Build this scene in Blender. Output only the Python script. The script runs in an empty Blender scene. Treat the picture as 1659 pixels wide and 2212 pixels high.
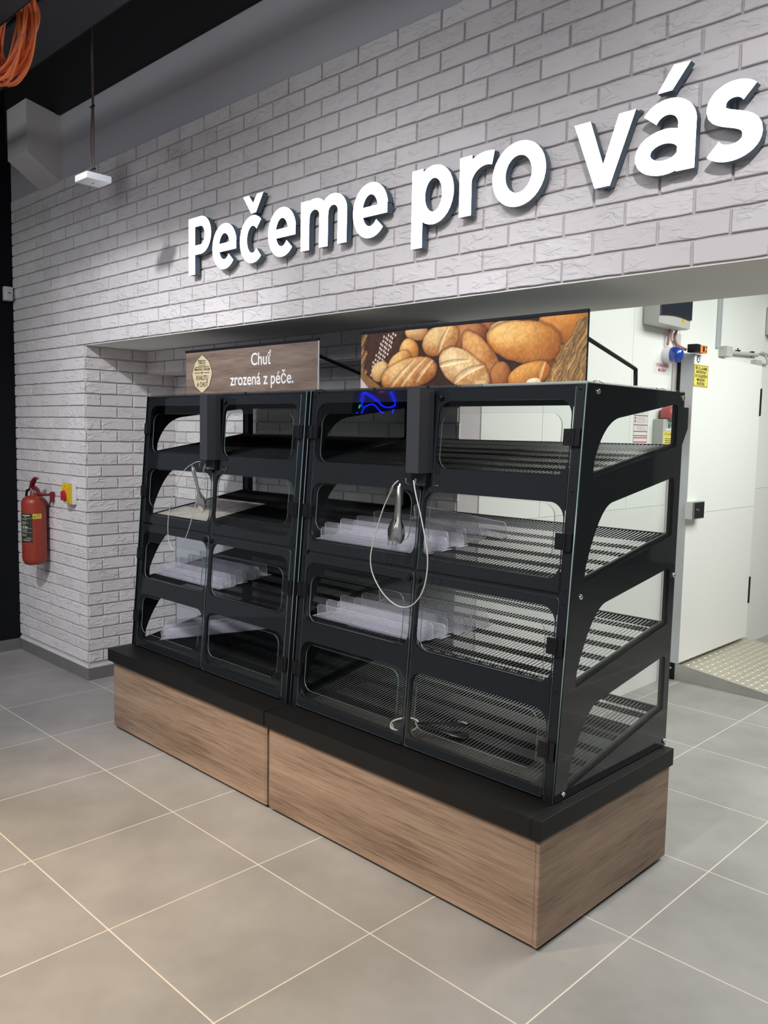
import bpy, bmesh, math, random
import numpy as np
from mathutils import Matrix, Vector

rng = random.Random(7)
SC = bpy.context.scene
COL = SC.collection

# ------------------------------------------------------------------ camera
CAMP = (4.82782790, -1.82644700, 1.62317271)
YAW, PITCH, ROLL, FPX = 0.778046434, -0.0942954161, 0.0193412563, 1808.35233
fw = Vector((-math.sin(YAW) * math.cos(PITCH), math.cos(YAW) * math.cos(PITCH), math.sin(PITCH)))
rt = Vector((math.cos(YAW), math.sin(YAW), 0))
up = rt.cross(fw)
r2 = rt * math.cos(ROLL) + up * math.sin(ROLL)
u2 = -rt * math.sin(ROLL) + up * math.cos(ROLL)
cam = bpy.data.cameras.new('camera')
cam.sensor_fit = 'VERTICAL'
cam.sensor_height = 36.0
cam.lens = FPX * 36.0 / 2212.0
cam.clip_start = 0.05
camo = bpy.data.objects.new('camera', cam)
M = Matrix.Identity(4)
for i, v in enumerate((r2, u2, -fw)):
    for j in range(3):
        M[j][i] = v[j]
M.translation = Vector(CAMP)
camo.matrix_world = M
COL.objects.link(camo)
SC.camera = camo

# ------------------------------------------------------------------ world, exposure
SC.view_settings.view_transform = 'Standard'
SC.view_settings.look = 'None'
SC.view_settings.exposure = 0.0
SC.view_settings.gamma = 1.0
SC.view_settings.use_curve_mapping = False
w = bpy.data.worlds.new('world')
SC.world = w
w.use_nodes = True
w.node_tree.nodes['Background'].inputs[0].default_value = (0.74, 0.78, 0.86, 1)
w.node_tree.nodes['Background'].inputs[1].default_value = 0.28
SC.cycles.max_bounces = 8
SC.cycles.transparent_max_bounces = 24
SC.cycles.use_denoising = True
SC.cycles.sample_clamp_indirect = 4.0


# ------------------------------------------------------------------ lights
def area(name, loc, target, sx, sy, power, color, spread=180):
    l = bpy.data.lights.new(name, 'AREA')
    l.shape = 'RECTANGLE'; l.size = sx; l.size_y = sy; l.energy = power; l.color = color
    l.spread = math.radians(spread)
    o = bpy.data.objects.new(name, l)
    o.location = loc
    d = Vector(target) - Vector(loc)
    o.rotation_euler = d.to_track_quat('-Z', 'Y').to_euler()
    COL.objects.link(o)
    return o


def spot(name, loc, target, power, color, angle, blend=0.6, size=0.06):
    l = bpy.data.lights.new(name, 'SPOT')
    l.energy = power; l.color = color; l.spot_size = math.radians(angle); l.spot_blend = blend
    l.shadow_soft_size = size
    o = bpy.data.objects.new(name, l)
    o.location = loc
    d = Vector(target) - Vector(loc)
    o.rotation_euler = d.to_track_quat('-Z', 'Y').to_euler()
    COL.objects.link(o)
    return o


COOL = (0.93, 0.95, 1.0)
WARM = (1.0, 0.76, 0.52)
spot('track_spot', (1.9, -2.1, 3.85), (0.4, 0.6, 1.15), 430, (0.97, 0.965, 1.0), 56, 0.9, 0.10)
spot('track_spot', (3.6, -2.1, 3.85), (2.2, 0.6, 1.5), 400, (0.98, 0.96, 1.0), 50, 0.9, 0.30)
spot('track_spot', (5.3, -2.1, 3.85), (3.9, 0.6, 1.5), 360, (0.98, 0.95, 0.98), 52, 0.9, 0.12)
spot('track_spot', (1.5, -3.0, 3.85), (2.1, -1.1, 0.0), 1000, WARM, 50, 1.0)
spot('track_spot', (3.4, -3.2, 3.85), (3.4, -1.0, 0.0), 430, (1.0, 0.92, 0.80), 75, 1.0)
area('store_fill', (1.5, -3.0, 3.8), (1.5, -1.5, 0), 6.0, 2.5, 130, COOL)
area('back_room_lamp', (4.3, 3.4, 3.15), (4.3, 3.4, 0), 1.6, 3.2, 150, (0.97, 1.0, 0.95))

# ------------------------------------------------------------------ materials
MATS = {}


def newmat(name):
    m = bpy.data.materials.new(name)
    m.use_nodes = True
    nt = m.node_tree
    return m, nt, nt.nodes['Principled BSDF']


def mat(name, col, rough=0.5, metal=0.0, noise=0.0, nscale=20.0, bump=0.0, spec=0.5, emit=None, estr=0.0, coat=0.0, stretch=None):
    if name in MATS:
        return MATS[name]
    m, nt, b = newmat(name)
    N, L = nt.nodes, nt.links
    b.inputs['Base Color'].default_value = (*col, 1)
    b.inputs['Roughness'].default_value = rough
    b.inputs['Metallic'].default_value = metal
    b.inputs['Specular IOR Level'].default_value = spec
    b.inputs['Coat Weight'].default_value = coat
    if emit:
        b.inputs['Emission Color'].default_value = (*emit, 1)
        b.inputs['Emission Strength'].default_value = estr
    if noise or bump:
        tc = N.new('ShaderNodeTexCoord')
        nz = N.new('ShaderNodeTexNoise')
        nz.inputs['Scale'].default_value = nscale
        nz.inputs['Detail'].default_value = 6
        src = tc.outputs['Object']
        if stretch:
            mp = N.new('ShaderNodeMapping')
            mp.inputs['Scale'].default_value = stretch
            L.new(src, mp.inputs[0]); src = mp.outputs[0]
        L.new(src, nz.inputs['Vector'])
        if noise:
            mx = N.new('ShaderNodeMix'); mx.data_type = 'RGBA'
            mx.inputs[6].default_value = (*[c * (1 - noise) for c in col], 1)
            mx.inputs[7].default_value = (*[min(1, c * (1 + noise)) for c in col], 1)
            L.new(nz.outputs[0], mx.inputs[0])
            L.new(mx.outputs[2], b.inputs['Base Color'])
        if bump:
            bp = N.new('ShaderNodeBump')
            bp.inputs['Strength'].default_value = bump
            bp.inputs['Distance'].default_value = 0.002
            L.new(nz.outputs[0], bp.inputs['Height'])
            L.new(bp.outputs[0], b.inputs['Normal'])
    MATS[name] = m
    return m


def brick_material():
    m, nt, b = newmat('white_plaster_brick')
    N, L = nt.nodes, nt.links
    geo = N.new('ShaderNodeNewGeometry')
    oi = N.new('ShaderNodeObjectInfo')
    # chiselled relief: diagonal hewn strokes plus chips
    mp = N.new('ShaderNodeMapping'); mp.inputs['Rotation'].default_value = (0.5, 0.7, 0.4)
    mp.inputs['Scale'].default_value = (16, 16, 42)
    L.new(geo.outputs['Position'], mp.inputs[0])
    n1 = N.new('ShaderNodeTexNoise'); n1.inputs['Scale'].default_value = 1.0; n1.inputs['Detail'].default_value = 3; n1.inputs['Distortion'].default_value = 0.9
    L.new(mp.outputs[0], n1.inputs['Vector'])
    rp = N.new('ShaderNodeValToRGB'); rp.color_ramp.elements[0].position = 0.46; rp.color_ramp.elements[1].position = 0.63
    L.new(n1.outputs[0], rp.inputs[0])
    n2 = N.new('ShaderNodeTexNoise'); n2.inputs['Scale'].default_value = 9.0; n2.inputs['Detail'].default_value = 2
    L.new(geo.outputs['Position'], n2.inputs['Vector'])
    rp2 = N.new('ShaderNodeValToRGB'); rp2.color_ramp.elements[0].position = 0.38; rp2.color_ramp.elements[1].position = 0.55
    L.new(n2.outputs[0], rp2.inputs[0])
    mul = N.new('ShaderNodeMath'); mul.operation = 'MULTIPLY'
    L.new(rp.outputs[0], mul.inputs[0]); L.new(rp2.outputs[0], mul.inputs[1])
    n3 = N.new('ShaderNodeTexNoise'); n3.inputs['Scale'].default_value = 140.0
    L.new(geo.outputs['Position'], n3.inputs['Vector'])
    add = N.new('ShaderNodeMath'); add.operation = 'MULTIPLY_ADD'; add.inputs[1].default_value = 0.10
    L.new(n3.outputs[0], add.inputs[0]); L.new(mul.outputs[0], add.inputs[2])
    bp = N.new('ShaderNodeBump'); bp.inputs['Strength'].default_value = 0.8; bp.inputs['Distance'].default_value = 0.0038
    L.new(add.outputs[0], bp.inputs['Height']); L.new(bp.outputs[0], b.inputs['Normal'])
    mx = N.new('ShaderNodeMix'); mx.data_type = 'RGBA'
    mx.inputs[6].default_value = (0.66, 0.635, 0.63, 1); mx.inputs[7].default_value = (0.76, 0.735, 0.73, 1)
    L.new(oi.outputs['Random'], mx.inputs[0])
    # one round spot of darker brick colour, fading outward
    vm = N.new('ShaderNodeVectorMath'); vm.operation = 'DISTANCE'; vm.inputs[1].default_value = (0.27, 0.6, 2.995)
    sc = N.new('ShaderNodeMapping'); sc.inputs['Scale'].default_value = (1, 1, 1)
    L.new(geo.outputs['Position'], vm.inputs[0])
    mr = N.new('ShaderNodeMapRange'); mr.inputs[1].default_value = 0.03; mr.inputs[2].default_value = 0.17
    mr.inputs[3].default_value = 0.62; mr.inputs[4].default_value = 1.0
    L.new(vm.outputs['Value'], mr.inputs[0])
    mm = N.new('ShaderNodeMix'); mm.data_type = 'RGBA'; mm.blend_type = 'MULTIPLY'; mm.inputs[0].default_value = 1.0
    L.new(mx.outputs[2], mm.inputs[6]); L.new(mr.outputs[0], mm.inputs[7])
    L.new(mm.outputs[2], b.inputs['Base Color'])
    b.inputs['Roughness'].default_value = 0.75
    b.inputs['Specular IOR Level'].default_value = 0.25
    return m


def tile_material():
    m, nt, b = newmat('grey_floor_tile')
    N, L = nt.nodes, nt.links
    geo = N.new('ShaderNodeNewGeometry'); oi = N.new('ShaderNodeObjectInfo')
    n1 = N.new('ShaderNodeTexNoise'); n1.inputs['Scale'].default_value = 2.6; n1.inputs['Detail'].default_value = 5; n1.inputs['Roughness'].default_value = 0.6
    L.new(geo.outputs['Position'], n1.inputs['Vector'])
    rp = N.new('ShaderNodeValToRGB')
    rp.color_ramp.elements[0].position = 0.3; rp.color_ramp.elements[0].color = (0.245, 0.235, 0.222, 1)
    rp.color_ramp.elements[1].position = 0.72; rp.color_ramp.elements[1].color = (0.33, 0.32, 0.305, 1)
    L.new(n1.outputs[0], rp.inputs[0])
    n2 = N.new('ShaderNodeTexNoise'); n2.inputs['Scale'].default_value = 60; n2.inputs['Detail'].default_value = 3
    L.new(geo.outputs['Position'], n2.inputs['Vector'])
    # sparse pale specks of plaster dust
    vo = N.new('ShaderNodeTexVoronoi'); vo.inputs['Scale'].default_value = 5.0
    L.new(geo.outputs['Position'], vo.inputs['Vector'])
    lt = N.new('ShaderNodeMath'); lt.operation = 'LESS_THAN'; lt.inputs[1].default_value = 0.022
    L.new(vo.outputs['Distance'], lt.inputs[0])
    mx = N.new('ShaderNodeMix'); mx.data_type = 'RGBA'; mx.inputs[7].default_value = (0.6, 0.58, 0.54, 1)
    L.new(lt.outputs[0], mx.inputs[0]); L.new(rp.outputs[0], mx.inputs[6])
    hv = N.new('ShaderNodeHueSaturation')
    mr = N.new('ShaderNodeMapRange'); mr.inputs[3].default_value = 0.94; mr.inputs[4].default_value = 1.06
    L.new(oi.outputs['Random'], mr.inputs[0]); L.new(mr.outputs[0], hv.inputs['Value'])
    L.new(mx.outputs[2], hv.inputs['Color']); L.new(hv.outputs[0], b.inputs['Base Color'])
    r2_ = N.new('ShaderNodeMapRange'); r2_.inputs[3].default_value = 0.42; r2_.inputs[4].default_value = 0.6
    L.new(n2.outputs[0], r2_.inputs[0]); L.new(r2_.outputs[0], b.inputs['Roughness'])
    b.inputs['Specular IOR Level'].default_value = 0.4
    return m


def wood_material(name, c0, c1, c2, scale=1.0, rough=0.55):
    m, nt, b = newmat(name)
    N, L = nt.nodes, nt.links
    tc = N.new('ShaderNodeTexCoord')
    add = N.new('ShaderNodeVectorMath'); add.operation = 'ADD'
    L.new(tc.outputs['Object'], add.inputs[0])
    # grain runs along local X (width); stretch
    mp = N.new('ShaderNodeMapping'); mp.inputs['Scale'].default_value = (0.55 * scale, 0.55 * scale, 6.5 * scale)
    L.new(tc.outputs['Object'], mp.inputs[0])
    n1 = N.new('ShaderNodeTexNoise'); n1.inputs['Scale'].default_value = 2.2; n1.inputs['Detail'].default_value = 2.0; n1.inputs['Distortion'].default_value = 0.6
    L.new(mp.outputs[0], n1.inputs['Vector'])
    ml = N.new('ShaderNodeMath'); ml.operation = 'MULTIPLY'; ml.inputs[1].default_value = 26.0
    L.new(n1.outputs[0], ml.inputs[0])
    sn = N.new('ShaderNodeMath'); sn.operation = 'SINE'; L.new(ml.outputs[0], sn.inputs[0])
    mp2 = N.new('ShaderNodeMapping'); mp2.inputs['Scale'].default_value = (4 * scale, 4 * scale, 170 * scale)
    L.new(tc.outputs['Object'], mp2.inputs[0])
    n2 = N.new('ShaderNodeTexNoise'); n2.inputs['Scale'].default_value = 1.5; n2.inputs['Detail'].default_value = 8; n2.inputs['Roughness'].default_value = 0.7
    L.new(mp2.outputs[0], n2.inputs['Vector'])
    n3 = N.new('ShaderNodeTexNoise'); n3.inputs['Scale'].default_value = 1.2; n3.inputs['Detail'].default_value = 2
    mp3 = N.new('ShaderNodeMapping'); mp3.inputs['Scale'].default_value = (0.9 * scale, 0.9 * scale, 8 * scale)
    L.new(tc.outputs['Object'], mp3.inputs[0]); L.new(mp3.outputs[0], n3.inputs['Vector'])
    a = N.new('ShaderNodeMath'); a.operation = 'MULTIPLY_ADD'; a.inputs[1].default_value = 0.055
    L.new(sn.outputs[0], a.inputs[0]); L.new(n3.outputs[0], a.inputs[2])
    a2 = N.new('ShaderNodeMath'); a2.operation = 'MULTIPLY_ADD'; a2.inputs[1].default_value = 0.80
    sc3 = N.new('ShaderNodeMath'); sc3.operation = 'MULTIPLY'; sc3.inputs[1].default_value = 0.6
    L.new(a.outputs[0], sc3.inputs[0])
    L.new(n2.outputs[0], a2.inputs[0]); L.new(sc3.outputs[0], a2.inputs[2])
    rp = N.new('ShaderNodeValToRGB')
    e = rp.color_ramp.elements
    e[0].position = 0.50; e[0].color = (*c0, 1); e[1].position = 0.90; e[1].color = (*c2, 1)
    x = e.new(0.68); x.color = (*c1, 1)
    L.new(a2.outputs[0], rp.inputs[0]); L.new(rp.outputs[0], b.inputs['Base Color'])
    b.inputs['Roughness'].default_value = rough
    b.inputs['Specular IOR Level'].default_value = 0.3
    bp = N.new('ShaderNodeBump'); bp.inputs['Strength'].default_value = 0.15; bp.inputs['Distance'].default_value = 0.001
    L.new(n2.outputs[0], bp.inputs['Height']); L.new(bp.outputs[0], b.inputs['Normal'])
    return m


def glass_material(name, tint=(0.955, 0.97, 0.965), milky=0.0, milk=(0.85, 0.85, 0.92), ior=1.5, rough=0.004):
    m = bpy.data.materials.new(name); m.use_nodes = True
    nt = m.node_tree; N, L = nt.nodes, nt.links
    N.remove(N['Principled BSDF'])
    out = N['Material Output']
    tr = N.new('ShaderNodeBsdfTransparent'); tr.inputs[0].default_value = (*tint, 1)
    gl = N.new('ShaderNodeBsdfGlossy'); gl.inputs['Roughness'].default_value = rough
    lw = N.new('ShaderNodeLayerWeight'); lw.inputs[0].default_value = 0.5
    pw = N.new('ShaderNodeMath'); pw.operation = 'POWER'; pw.inputs[1].default_value = 5.0
    fr = N.new('ShaderNodeMath'); fr.operation = 'MULTIPLY_ADD'; fr.inputs[1].default_value = 0.60; fr.inputs[2].default_value = 0.5 * ((ior - 1) / (ior + 1)) ** 2
    L.new(lw.outputs['Facing'], pw.inputs[0]); L.new(pw.outputs[0], fr.inputs[0])
    mx = N.new('ShaderNodeMixShader')
    L.new(fr.outputs[0], mx.inputs[0]); L.new(tr.outputs[0], mx.inputs[1]); L.new(gl.outputs[0], mx.inputs[2])
    res = mx
    if milky:
        df = N.new('ShaderNodeBsdfDiffuse'); df.inputs[0].default_value = (*milk, 1)
        m2 = N.new('ShaderNodeMixShader')
        tc = N.new('ShaderNodeTexCoord'); mp = N.new('ShaderNodeMapping'); mp.inputs['Scale'].default_value = (6, 90, 90)
        nz = N.new('ShaderNodeTexNoise'); nz.inputs['Scale'].default_value = 1.0; nz.inputs['Detail'].default_value = 4
        L.new(tc.outputs['Object'], mp.inputs[0]); L.new(mp.outputs[0], nz.inputs['Vector'])
        mr = N.new('ShaderNodeMapRange'); mr.inputs[3].default_value = milky * 0.4; mr.inputs[4].default_value = milky * 1.6
        L.new(nz.outputs[0], mr.inputs[0]); L.new(mr.outputs[0], m2.inputs[0])
        L.new(mx.outputs[0], m2.inputs[1]); L.new(df.outputs[0], m2.inputs[2])
        res = m2
    L.new(res.outputs[0], out.inputs[0])
    return m


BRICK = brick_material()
TILE = tile_material()
WOOD = wood_material('brown_oak_laminate', (0.105, 0.070, 0.047), (0.235, 0.163, 0.113), (0.335, 0.242, 0.172))
WOODP = wood_material('printed_dark_wood', (0.10, 0.072, 0.055), (0.19, 0.142, 0.112), (0.29, 0.225, 0.18), 1.6, 0.5)
WOODG = wood_material('printed_grey_wood', (0.12, 0.105, 0.09), (0.38, 0.34, 0.29), (0.55, 0.51, 0.45), 2.2, 0.4)
GLASS = glass_material('clear_glass')
ACRYL = glass_material('clear_acrylic', (0.96, 0.96, 0.97), 0.10)
EDGE = mat('glass_edge', (0.17, 0.25, 0.235), 0.22, spec=0.9)
AEDGE = mat('acrylic_edge', (0.80, 0.81, 0.84), 0.3)
MORTAR = mat('plaster_joint', (0.53, 0.495, 0.505), 0.9, noise=0.08, nscale=30, bump=0.3)
PLAST = mat('grey_painted_plaster', (0.46, 0.455, 0.49), 0.85, noise=0.05, nscale=3)
SOFF = mat('white_painted_soffit', (0.80, 0.79, 0.76), 0.8, noise=0.03, nscale=3)
WPANEL = mat('white_cold_room_panel', (0.80, 0.82, 0.79), 0.45, noise=0.015, nscale=2)
WPANEL2 = mat('off_white_kick_cladding', (0.78, 0.77, 0.745), 0.5, noise=0.02, nscale=90, stretch=(1, 1, 8))
BLACKW = mat('black_painted_wall', (0.006, 0.007, 0.010), 0.9, spec=0.2, noise=0.15, nscale=6)
BLACKC = mat('black_painted_ceiling', (0.004, 0.004, 0.005), 0.85, noise=0.3, nscale=4)
DUCT = mat('dark_galvanised_tray', (0.022, 0.025, 0.032), 0.6, metal=0.1, noise=0.3, nscale=5)
BTILE = mat('grey_skirting_tile', (0.17, 0.165, 0.16), 0.5, noise=0.2, nscale=5)
GROUT = mat('pale_grout', (0.60, 0.545, 0.465), 0.9, noise=0.1, nscale=40)
SLAB = mat('black_ash_laminate', (0.008, 0.0078, 0.0076), 0.5, spec=0.22, noise=0.35, nscale=8, bump=0.25, stretch=(1, 1, 14))
METAL = mat('black_powder_coated_steel', (0.007, 0.008, 0.011), 0.38, spec=0.35)
PRINT = mat('black_printed_panel', (0.0115, 0.0135, 0.0160), 0.035, spec=0.4)
SLATM = mat('matt_black_strip', (0.003, 0.003, 0.0035), 0.6, spec=0.12)
WIRE = mat('black_coated_wire', (0.015, 0.016, 0.017), 0.30, spec=0.45)
PLASTIC = mat('black_plastic', (0.005, 0.005, 0.006), 0.35, spec=0.35)
BOXM = mat('dark_grey_box', (0.030, 0.032, 0.037), 0.5)
CHROME = mat('chrome', (0.72, 0.72, 0.70), 0.18, metal=1.0)
STEEL = mat('brushed_steel', (0.55, 0.55, 0.54), 0.35, metal=1.0, noise=0.15, nscale=5)
ALU = mat('aluminium_profile', (0.50, 0.525, 0.55), 0.4, metal=0.35)
CABLE = mat('silvery_wire_rope', (0.58, 0.57, 0.53), 0.4, metal=0.3)
LED = mat('lit_white_acrylic', (0.9, 0.92, 1.0), 0.5, emit=(0.82, 0.90, 1.0), estr=7.0)
LSIDE = mat('slate_blue_letter_side', (0.10, 0.145, 0.19), 0.45)
RED = mat('fire_red_paint', (0.30, 0.038, 0.022), 0.38, noise=0.08, nscale=80)
DRED = mat('dark_red_paint', (0.16, 0.010, 0.015), 0.4)
YEL = mat('signal_yellow', (0.75, 0.47, 0.015), 0.45)
LYEL = mat('yellow_sticker', (0.78, 0.68, 0.14), 0.5)
WHT = mat('white_plastic', (0.72, 0.73, 0.76), 0.4)
GRYP = mat('light_grey_plastic', (0.48, 0.49, 0.46), 0.4)
BLUE = mat('blue_beacon_lens', (0.012, 0.055, 0.34), 0.12, coat=0.6)
ORNG = mat('orange_cable', (0.90, 0.23, 0.07), 0.5)
ORNG2 = mat('orange_plastic', (0.75, 0.24, 0.06), 0.45)
INK = mat('dark_ink', (0.03, 0.025, 0.02), 0.6)
REDINK = mat('red_ink', (0.50, 0.05, 0.08), 0.6)
PAPER = mat('white_paper', (0.74, 0.73, 0.72), 0.7)
GOLD = mat('pale_gold_badge', (0.60, 0.50, 0.31), 0.4, noise=0.12, nscale=8)
WTXT = mat('white_print', (0.80, 0.79, 0.77), 0.5)
TREAD = mat('chequer_plate', (0.50, 0.47, 0.39), 0.42, metal=0.5, noise=0.1, nscale=12)
STUDM = mat('polished_studs', (0.85, 0.80, 0.64), 0.3, metal=0.55)
NEONB = mat('blue_neon_tube', (0.0, 0.02, 1.0), 0.5, emit=(0.004, 0.012, 1.0), estr=38)
NEONP = mat('pink_neon_tube', (1.0, 0.02, 0.6), 0.5, emit=(1.0, 0.01, 0.6), estr=20)
NEONG = mat('green_neon_tube', (0.0, 1, 0.4), 0.5, emit=(0.0, 0.9, 0.3), estr=14)
LAMPM = mat('lit_lamp_tube', (1, 1, 1), 0.5, emit=(0.95, 0.97, 1.0), estr=14)

for m_ in (NEONB, NEONP, NEONG, LAMPM):
    m_.cycles.emission_sampling = 'NONE'


# ------------------------------------------------------------------ mesh helpers
def tag(o, label=None, cat=None, group=None, kind=None):
    if label: o['label'] = label
    if cat: o['category'] = cat
    if group: o['group'] = group
    if kind: o['kind'] = kind
    return o


def empty(name, loc=(0, 0, 0), label=None, cat=None, group=None, kind=None):
    o = bpy.data.objects.new(name, None)
    o.location = loc
    o.empty_display_size = 0.1
    COL.objects.link(o)
    return tag(o, label, cat, group, kind)


def link(name, me, parent=None, loc=(0, 0, 0), rot=(0, 0, 0), scale=(1, 1, 1)):
    o = bpy.data.objects.new(name, me)
    if parent is not None:
        o.parent = parent
    o.location = loc; o.rotation_euler = rot; o.scale = scale
    COL.objects.link(o)
    return o


class MB:
    """collects pieces of geometry into one mesh"""
    def __init__(s):
        s.v = []; s.f = []; s.m = []

    def add(s, vs, fs, mi=0):
        n = len(s.v)
        s.v += [tuple(p) for p in vs]
        s.f += [tuple(i + n for i in f) for f in fs]
        s.m += [mi] * len(fs)
        return s

    def box(s, x0, x1, y0, y1, z0, z1, mi=0):
        return s.add([(x0, y0, z0), (x1, y0, z0), (x1, y1, z0), (x0, y1, z0), (x0, y0, z1), (x1, y0, z1), (x1, y1, z1), (x0, y1, z1)],
                     [(0, 3, 2, 1), (4, 5, 6, 7), (0, 1, 5, 4), (1, 2, 6, 5), (2, 3, 7, 6), (3, 0, 4, 7)], mi)

    def bbox(s, x0, x1, y0, y1, z0, z1, b=0.004, mi=0):
        """box with bevelled edges"""
        bm = bmesh.new()
        bmesh.ops.create_cube(bm, size=1)
        for v in bm.verts:
            v.co = ((x0 + x1) / 2 + v.co.x * (x1 - x0), (y0 + y1) / 2 + v.co.y * (y1 - y0), (z0 + z1) / 2 + v.co.z * (z1 - z0))
        bmesh.ops.bevel(bm, geom=list(bm.edges), offset=b, segments=2, affect='EDGES', profile=0.6)
        bm.verts.index_update()
        s.add([v.co[:] for v in bm.verts], [[v.index for v in f.verts] for f in bm.faces], mi)
        bm.free()
        return s

    def tube(s, pts, r, n=8, mi=0, cap=True, closed=False):
        P = [Vector(p) for p in pts]
        R = r if isinstance(r, (list, tuple)) else [r] * len(P)
        k = len(P)
        vs = []
        prev = None
        for i in range(k):
            if closed:
                t = (P[(i + 1) % k] - P[i - 1])
            else:
                t = (P[min(i + 1, k - 1)] - P[max(i - 1, 0)])
            t.normalize()
            if prev is None:
                a = Vector((0, 0, 1)) if abs(t.z) < 0.9 else Vector((1, 0, 0))
                u = t.cross(a).normalized()
            else:
                u = (prev - t * prev.dot(t)).normalized()
            prev = u
            w_ = t.cross(u)
            for j in range(n):
                an = 2 * math.pi * j / n
                vs.append(P[i] + (u * math.cos(an) + w_ * math.sin(an)) * R[i])
        fs = []
        rngk = k if closed else k - 1
        for i in range(rngk):
            i2 = (i + 1) % k
            for j in range(n):
                fs.append((i * n + j, i * n + (j + 1) % n, i2 * n + (j + 1) % n, i2 * n + j))
        if cap and not closed:
            fs.append(tuple(range(n - 1, -1, -1)))
            fs.append(tuple((k - 1) * n + j for j in range(n)))
        return s.add(vs, fs, mi)

    def lathe(s, prof, n=32, axis='z', org=(0, 0, 0), mi=0):
        vs = []
        for (r, h) in prof:
            for j in range(n):
                a = 2 * math.pi * j / n
                c, d = r * math.cos(a), r * math.sin(a)
                p = {'z': (c, d, h), 'x': (h, c, d), 'y': (c, -h, d)}[axis]
                vs.append((p[0] + org[0], p[1] + org[1], p[2] + org[2]))
        fs = []
        for i in range(len(prof) - 1):
            for j in range(n):
                fs.append((i * n + j, i * n + (j + 1) % n, (i + 1) * n + (j + 1) % n, (i + 1) * n + j))
        fs.append(tuple(range(n - 1, -1, -1)))
        fs.append(tuple((len(prof) - 1) * n + j for j in range(n)))
        return s.add(vs, fs, mi)

    def prism(s, poly, a0, a1, axis='x', mi=0):
        """poly in the two other axes, extruded along axis"""
        k = len(poly)
        def P(p, a):
            return {'x': (a, p[0], p[1]), 'y': (p[0], a, p[1]), 'z': (p[0], p[1], a)}[axis]
        vs = [P(p, a0) for p in poly] + [P(p, a1) for p in poly]
        fs = [tuple(range(k)), tuple(range(2 * k - 1, k - 1, -1))]
        fs += [(i, i + k, (i + 1) % k + k, (i + 1) % k) for i in range(k)]
        return s.add(vs, fs, mi)

    def mesh(s, name, mats, smooth=False, fix=True):
        me = bpy.data.meshes.new(name)
        me.from_pydata(s.v, [], s.f)
        if not isinstance(mats, (list, tuple)): mats = [mats]
        for m in mats: me.materials.append(m)
        me.polygons.foreach_set('material_index', s.m)
        if fix:
            bm = bmesh.new(); bm.from_mesh(me)
            bmesh.ops.recalc_face_normals(bm, faces=bm.faces)
            bm.to_mesh(me); bm.free()
        if smooth:
            me.polygons.foreach_set('use_smooth', [True] * len(me.polygons))
            me.set_sharp_from_angle(angle=math.radians(40))
        me.update()
        return me

    def build(s, name, mats, parent=None, smooth=False, loc=(0, 0, 0), rot=(0, 0, 0)):
        return link(name, s.mesh(name, mats, smooth), parent, loc, rot)


def rrect(x0, x1, y0, y1, r, n=8):
    pts = []
    for cx, cy, a0 in ((x1 - r, y0 + r, -90), (x1 - r, y1 - r, 0), (x0 + r, y1 - r, 90), (x0 + r, y0 + r, 180)):
        for i in range(n + 1):
            a = math.radians(a0 + 90 * i / n)
            pts.append((cx + r * math.cos(a), cy + r * math.sin(a)))
    return pts


def plate(name, loops, thick, mats):
    """flat sheet in the local XY plane with holes, thickness about z=0; second material on the cut edges"""
    cu = bpy.data.curves.new(name, 'CURVE')
    cu.dimensions = '2D'; cu.fill_mode = 'BOTH'; cu.extrude = thick / 2
    for lp in loops:
        sp = cu.splines.new('POLY')
        sp.points.add(len(lp) - 1)
        for p, q in zip(sp.points, lp):
            p.co = (q[0], q[1], 0, 1)
        sp.use_cyclic_u = True
    return curve_mesh(cu, name, mats)


def curve_mesh(cu, name, mats):
    o = bpy.data.objects.new(name + '_tmp', cu)
    COL.objects.link(o)
    dg = bpy.context.evaluated_depsgraph_get()
    dg.update()
    me = bpy.data.meshes.new_from_object(o.evaluated_get(dg))
    bpy.data.objects.remove(o); 
    me.name = name
    me.materials.clear()
    if not isinstance(mats, (list, tuple)): mats = [mats]
    for m in mats: me.materials.append(m)
    if len(mats) > 1:
        for p in me.polygons:
            p.material_index = 0 if abs(p.normal.z) > 0.5 else 1
    else:
        for p in me.polygons: p.material_index = 0
    return me


def text_mesh(s, size, name, mats, ext=0.0004, off=0.0, align='CENTER', spacing=1.0):
    cu = bpy.data.curves.new(name, 'FONT')
    cu.body = s; cu.size = size; cu.extrude = ext; cu.offset = off
    cu.align_x = align; cu.align_y = 'CENTER'
    cu.space_character = spacing
    cu.resolution_u = 4
    return curve_mesh(cu, name, mats)


RX = math.radians(90)
ROT_F = (RX, 0, 0)                 # local XY plane -> faces -Y (front)
ROT_S = (RX, 0, math.radians(90))  # faces +X


# ================================================================== SETTING
# floor: sub-base showing as grout, 0.6 m tiles on top
flr = empty('floor', kind='structure', label='grey concrete-look tiled floor with pale grout', cat='floor')
b = MB(); b.box(-3.0, 8.4, -5.4, 9.0, -0.03, -0.0004)
b.build('grout_bed', GROUT, flr)


def tile_mesh():
    b = MB(); h, c = 0.2975, 0.0006
    b.add([(-h, -h, -0.0003), (h, -h, -0.0003), (h, h, -0.0003), (-h, h, -0.0003),
           (-h + c, -h + c, 0), (h - c, -h + c, 0), (h - c, h - c, 0), (-h + c, h - c, 0)],
          [(3, 2, 1, 0), (4, 5, 6, 7)] + [(i, (i + 1) % 4, 4 + (i + 1) % 4, 4 + i) for i in range(4)])
    return b.mesh('floor_tile', TILE)


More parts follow.
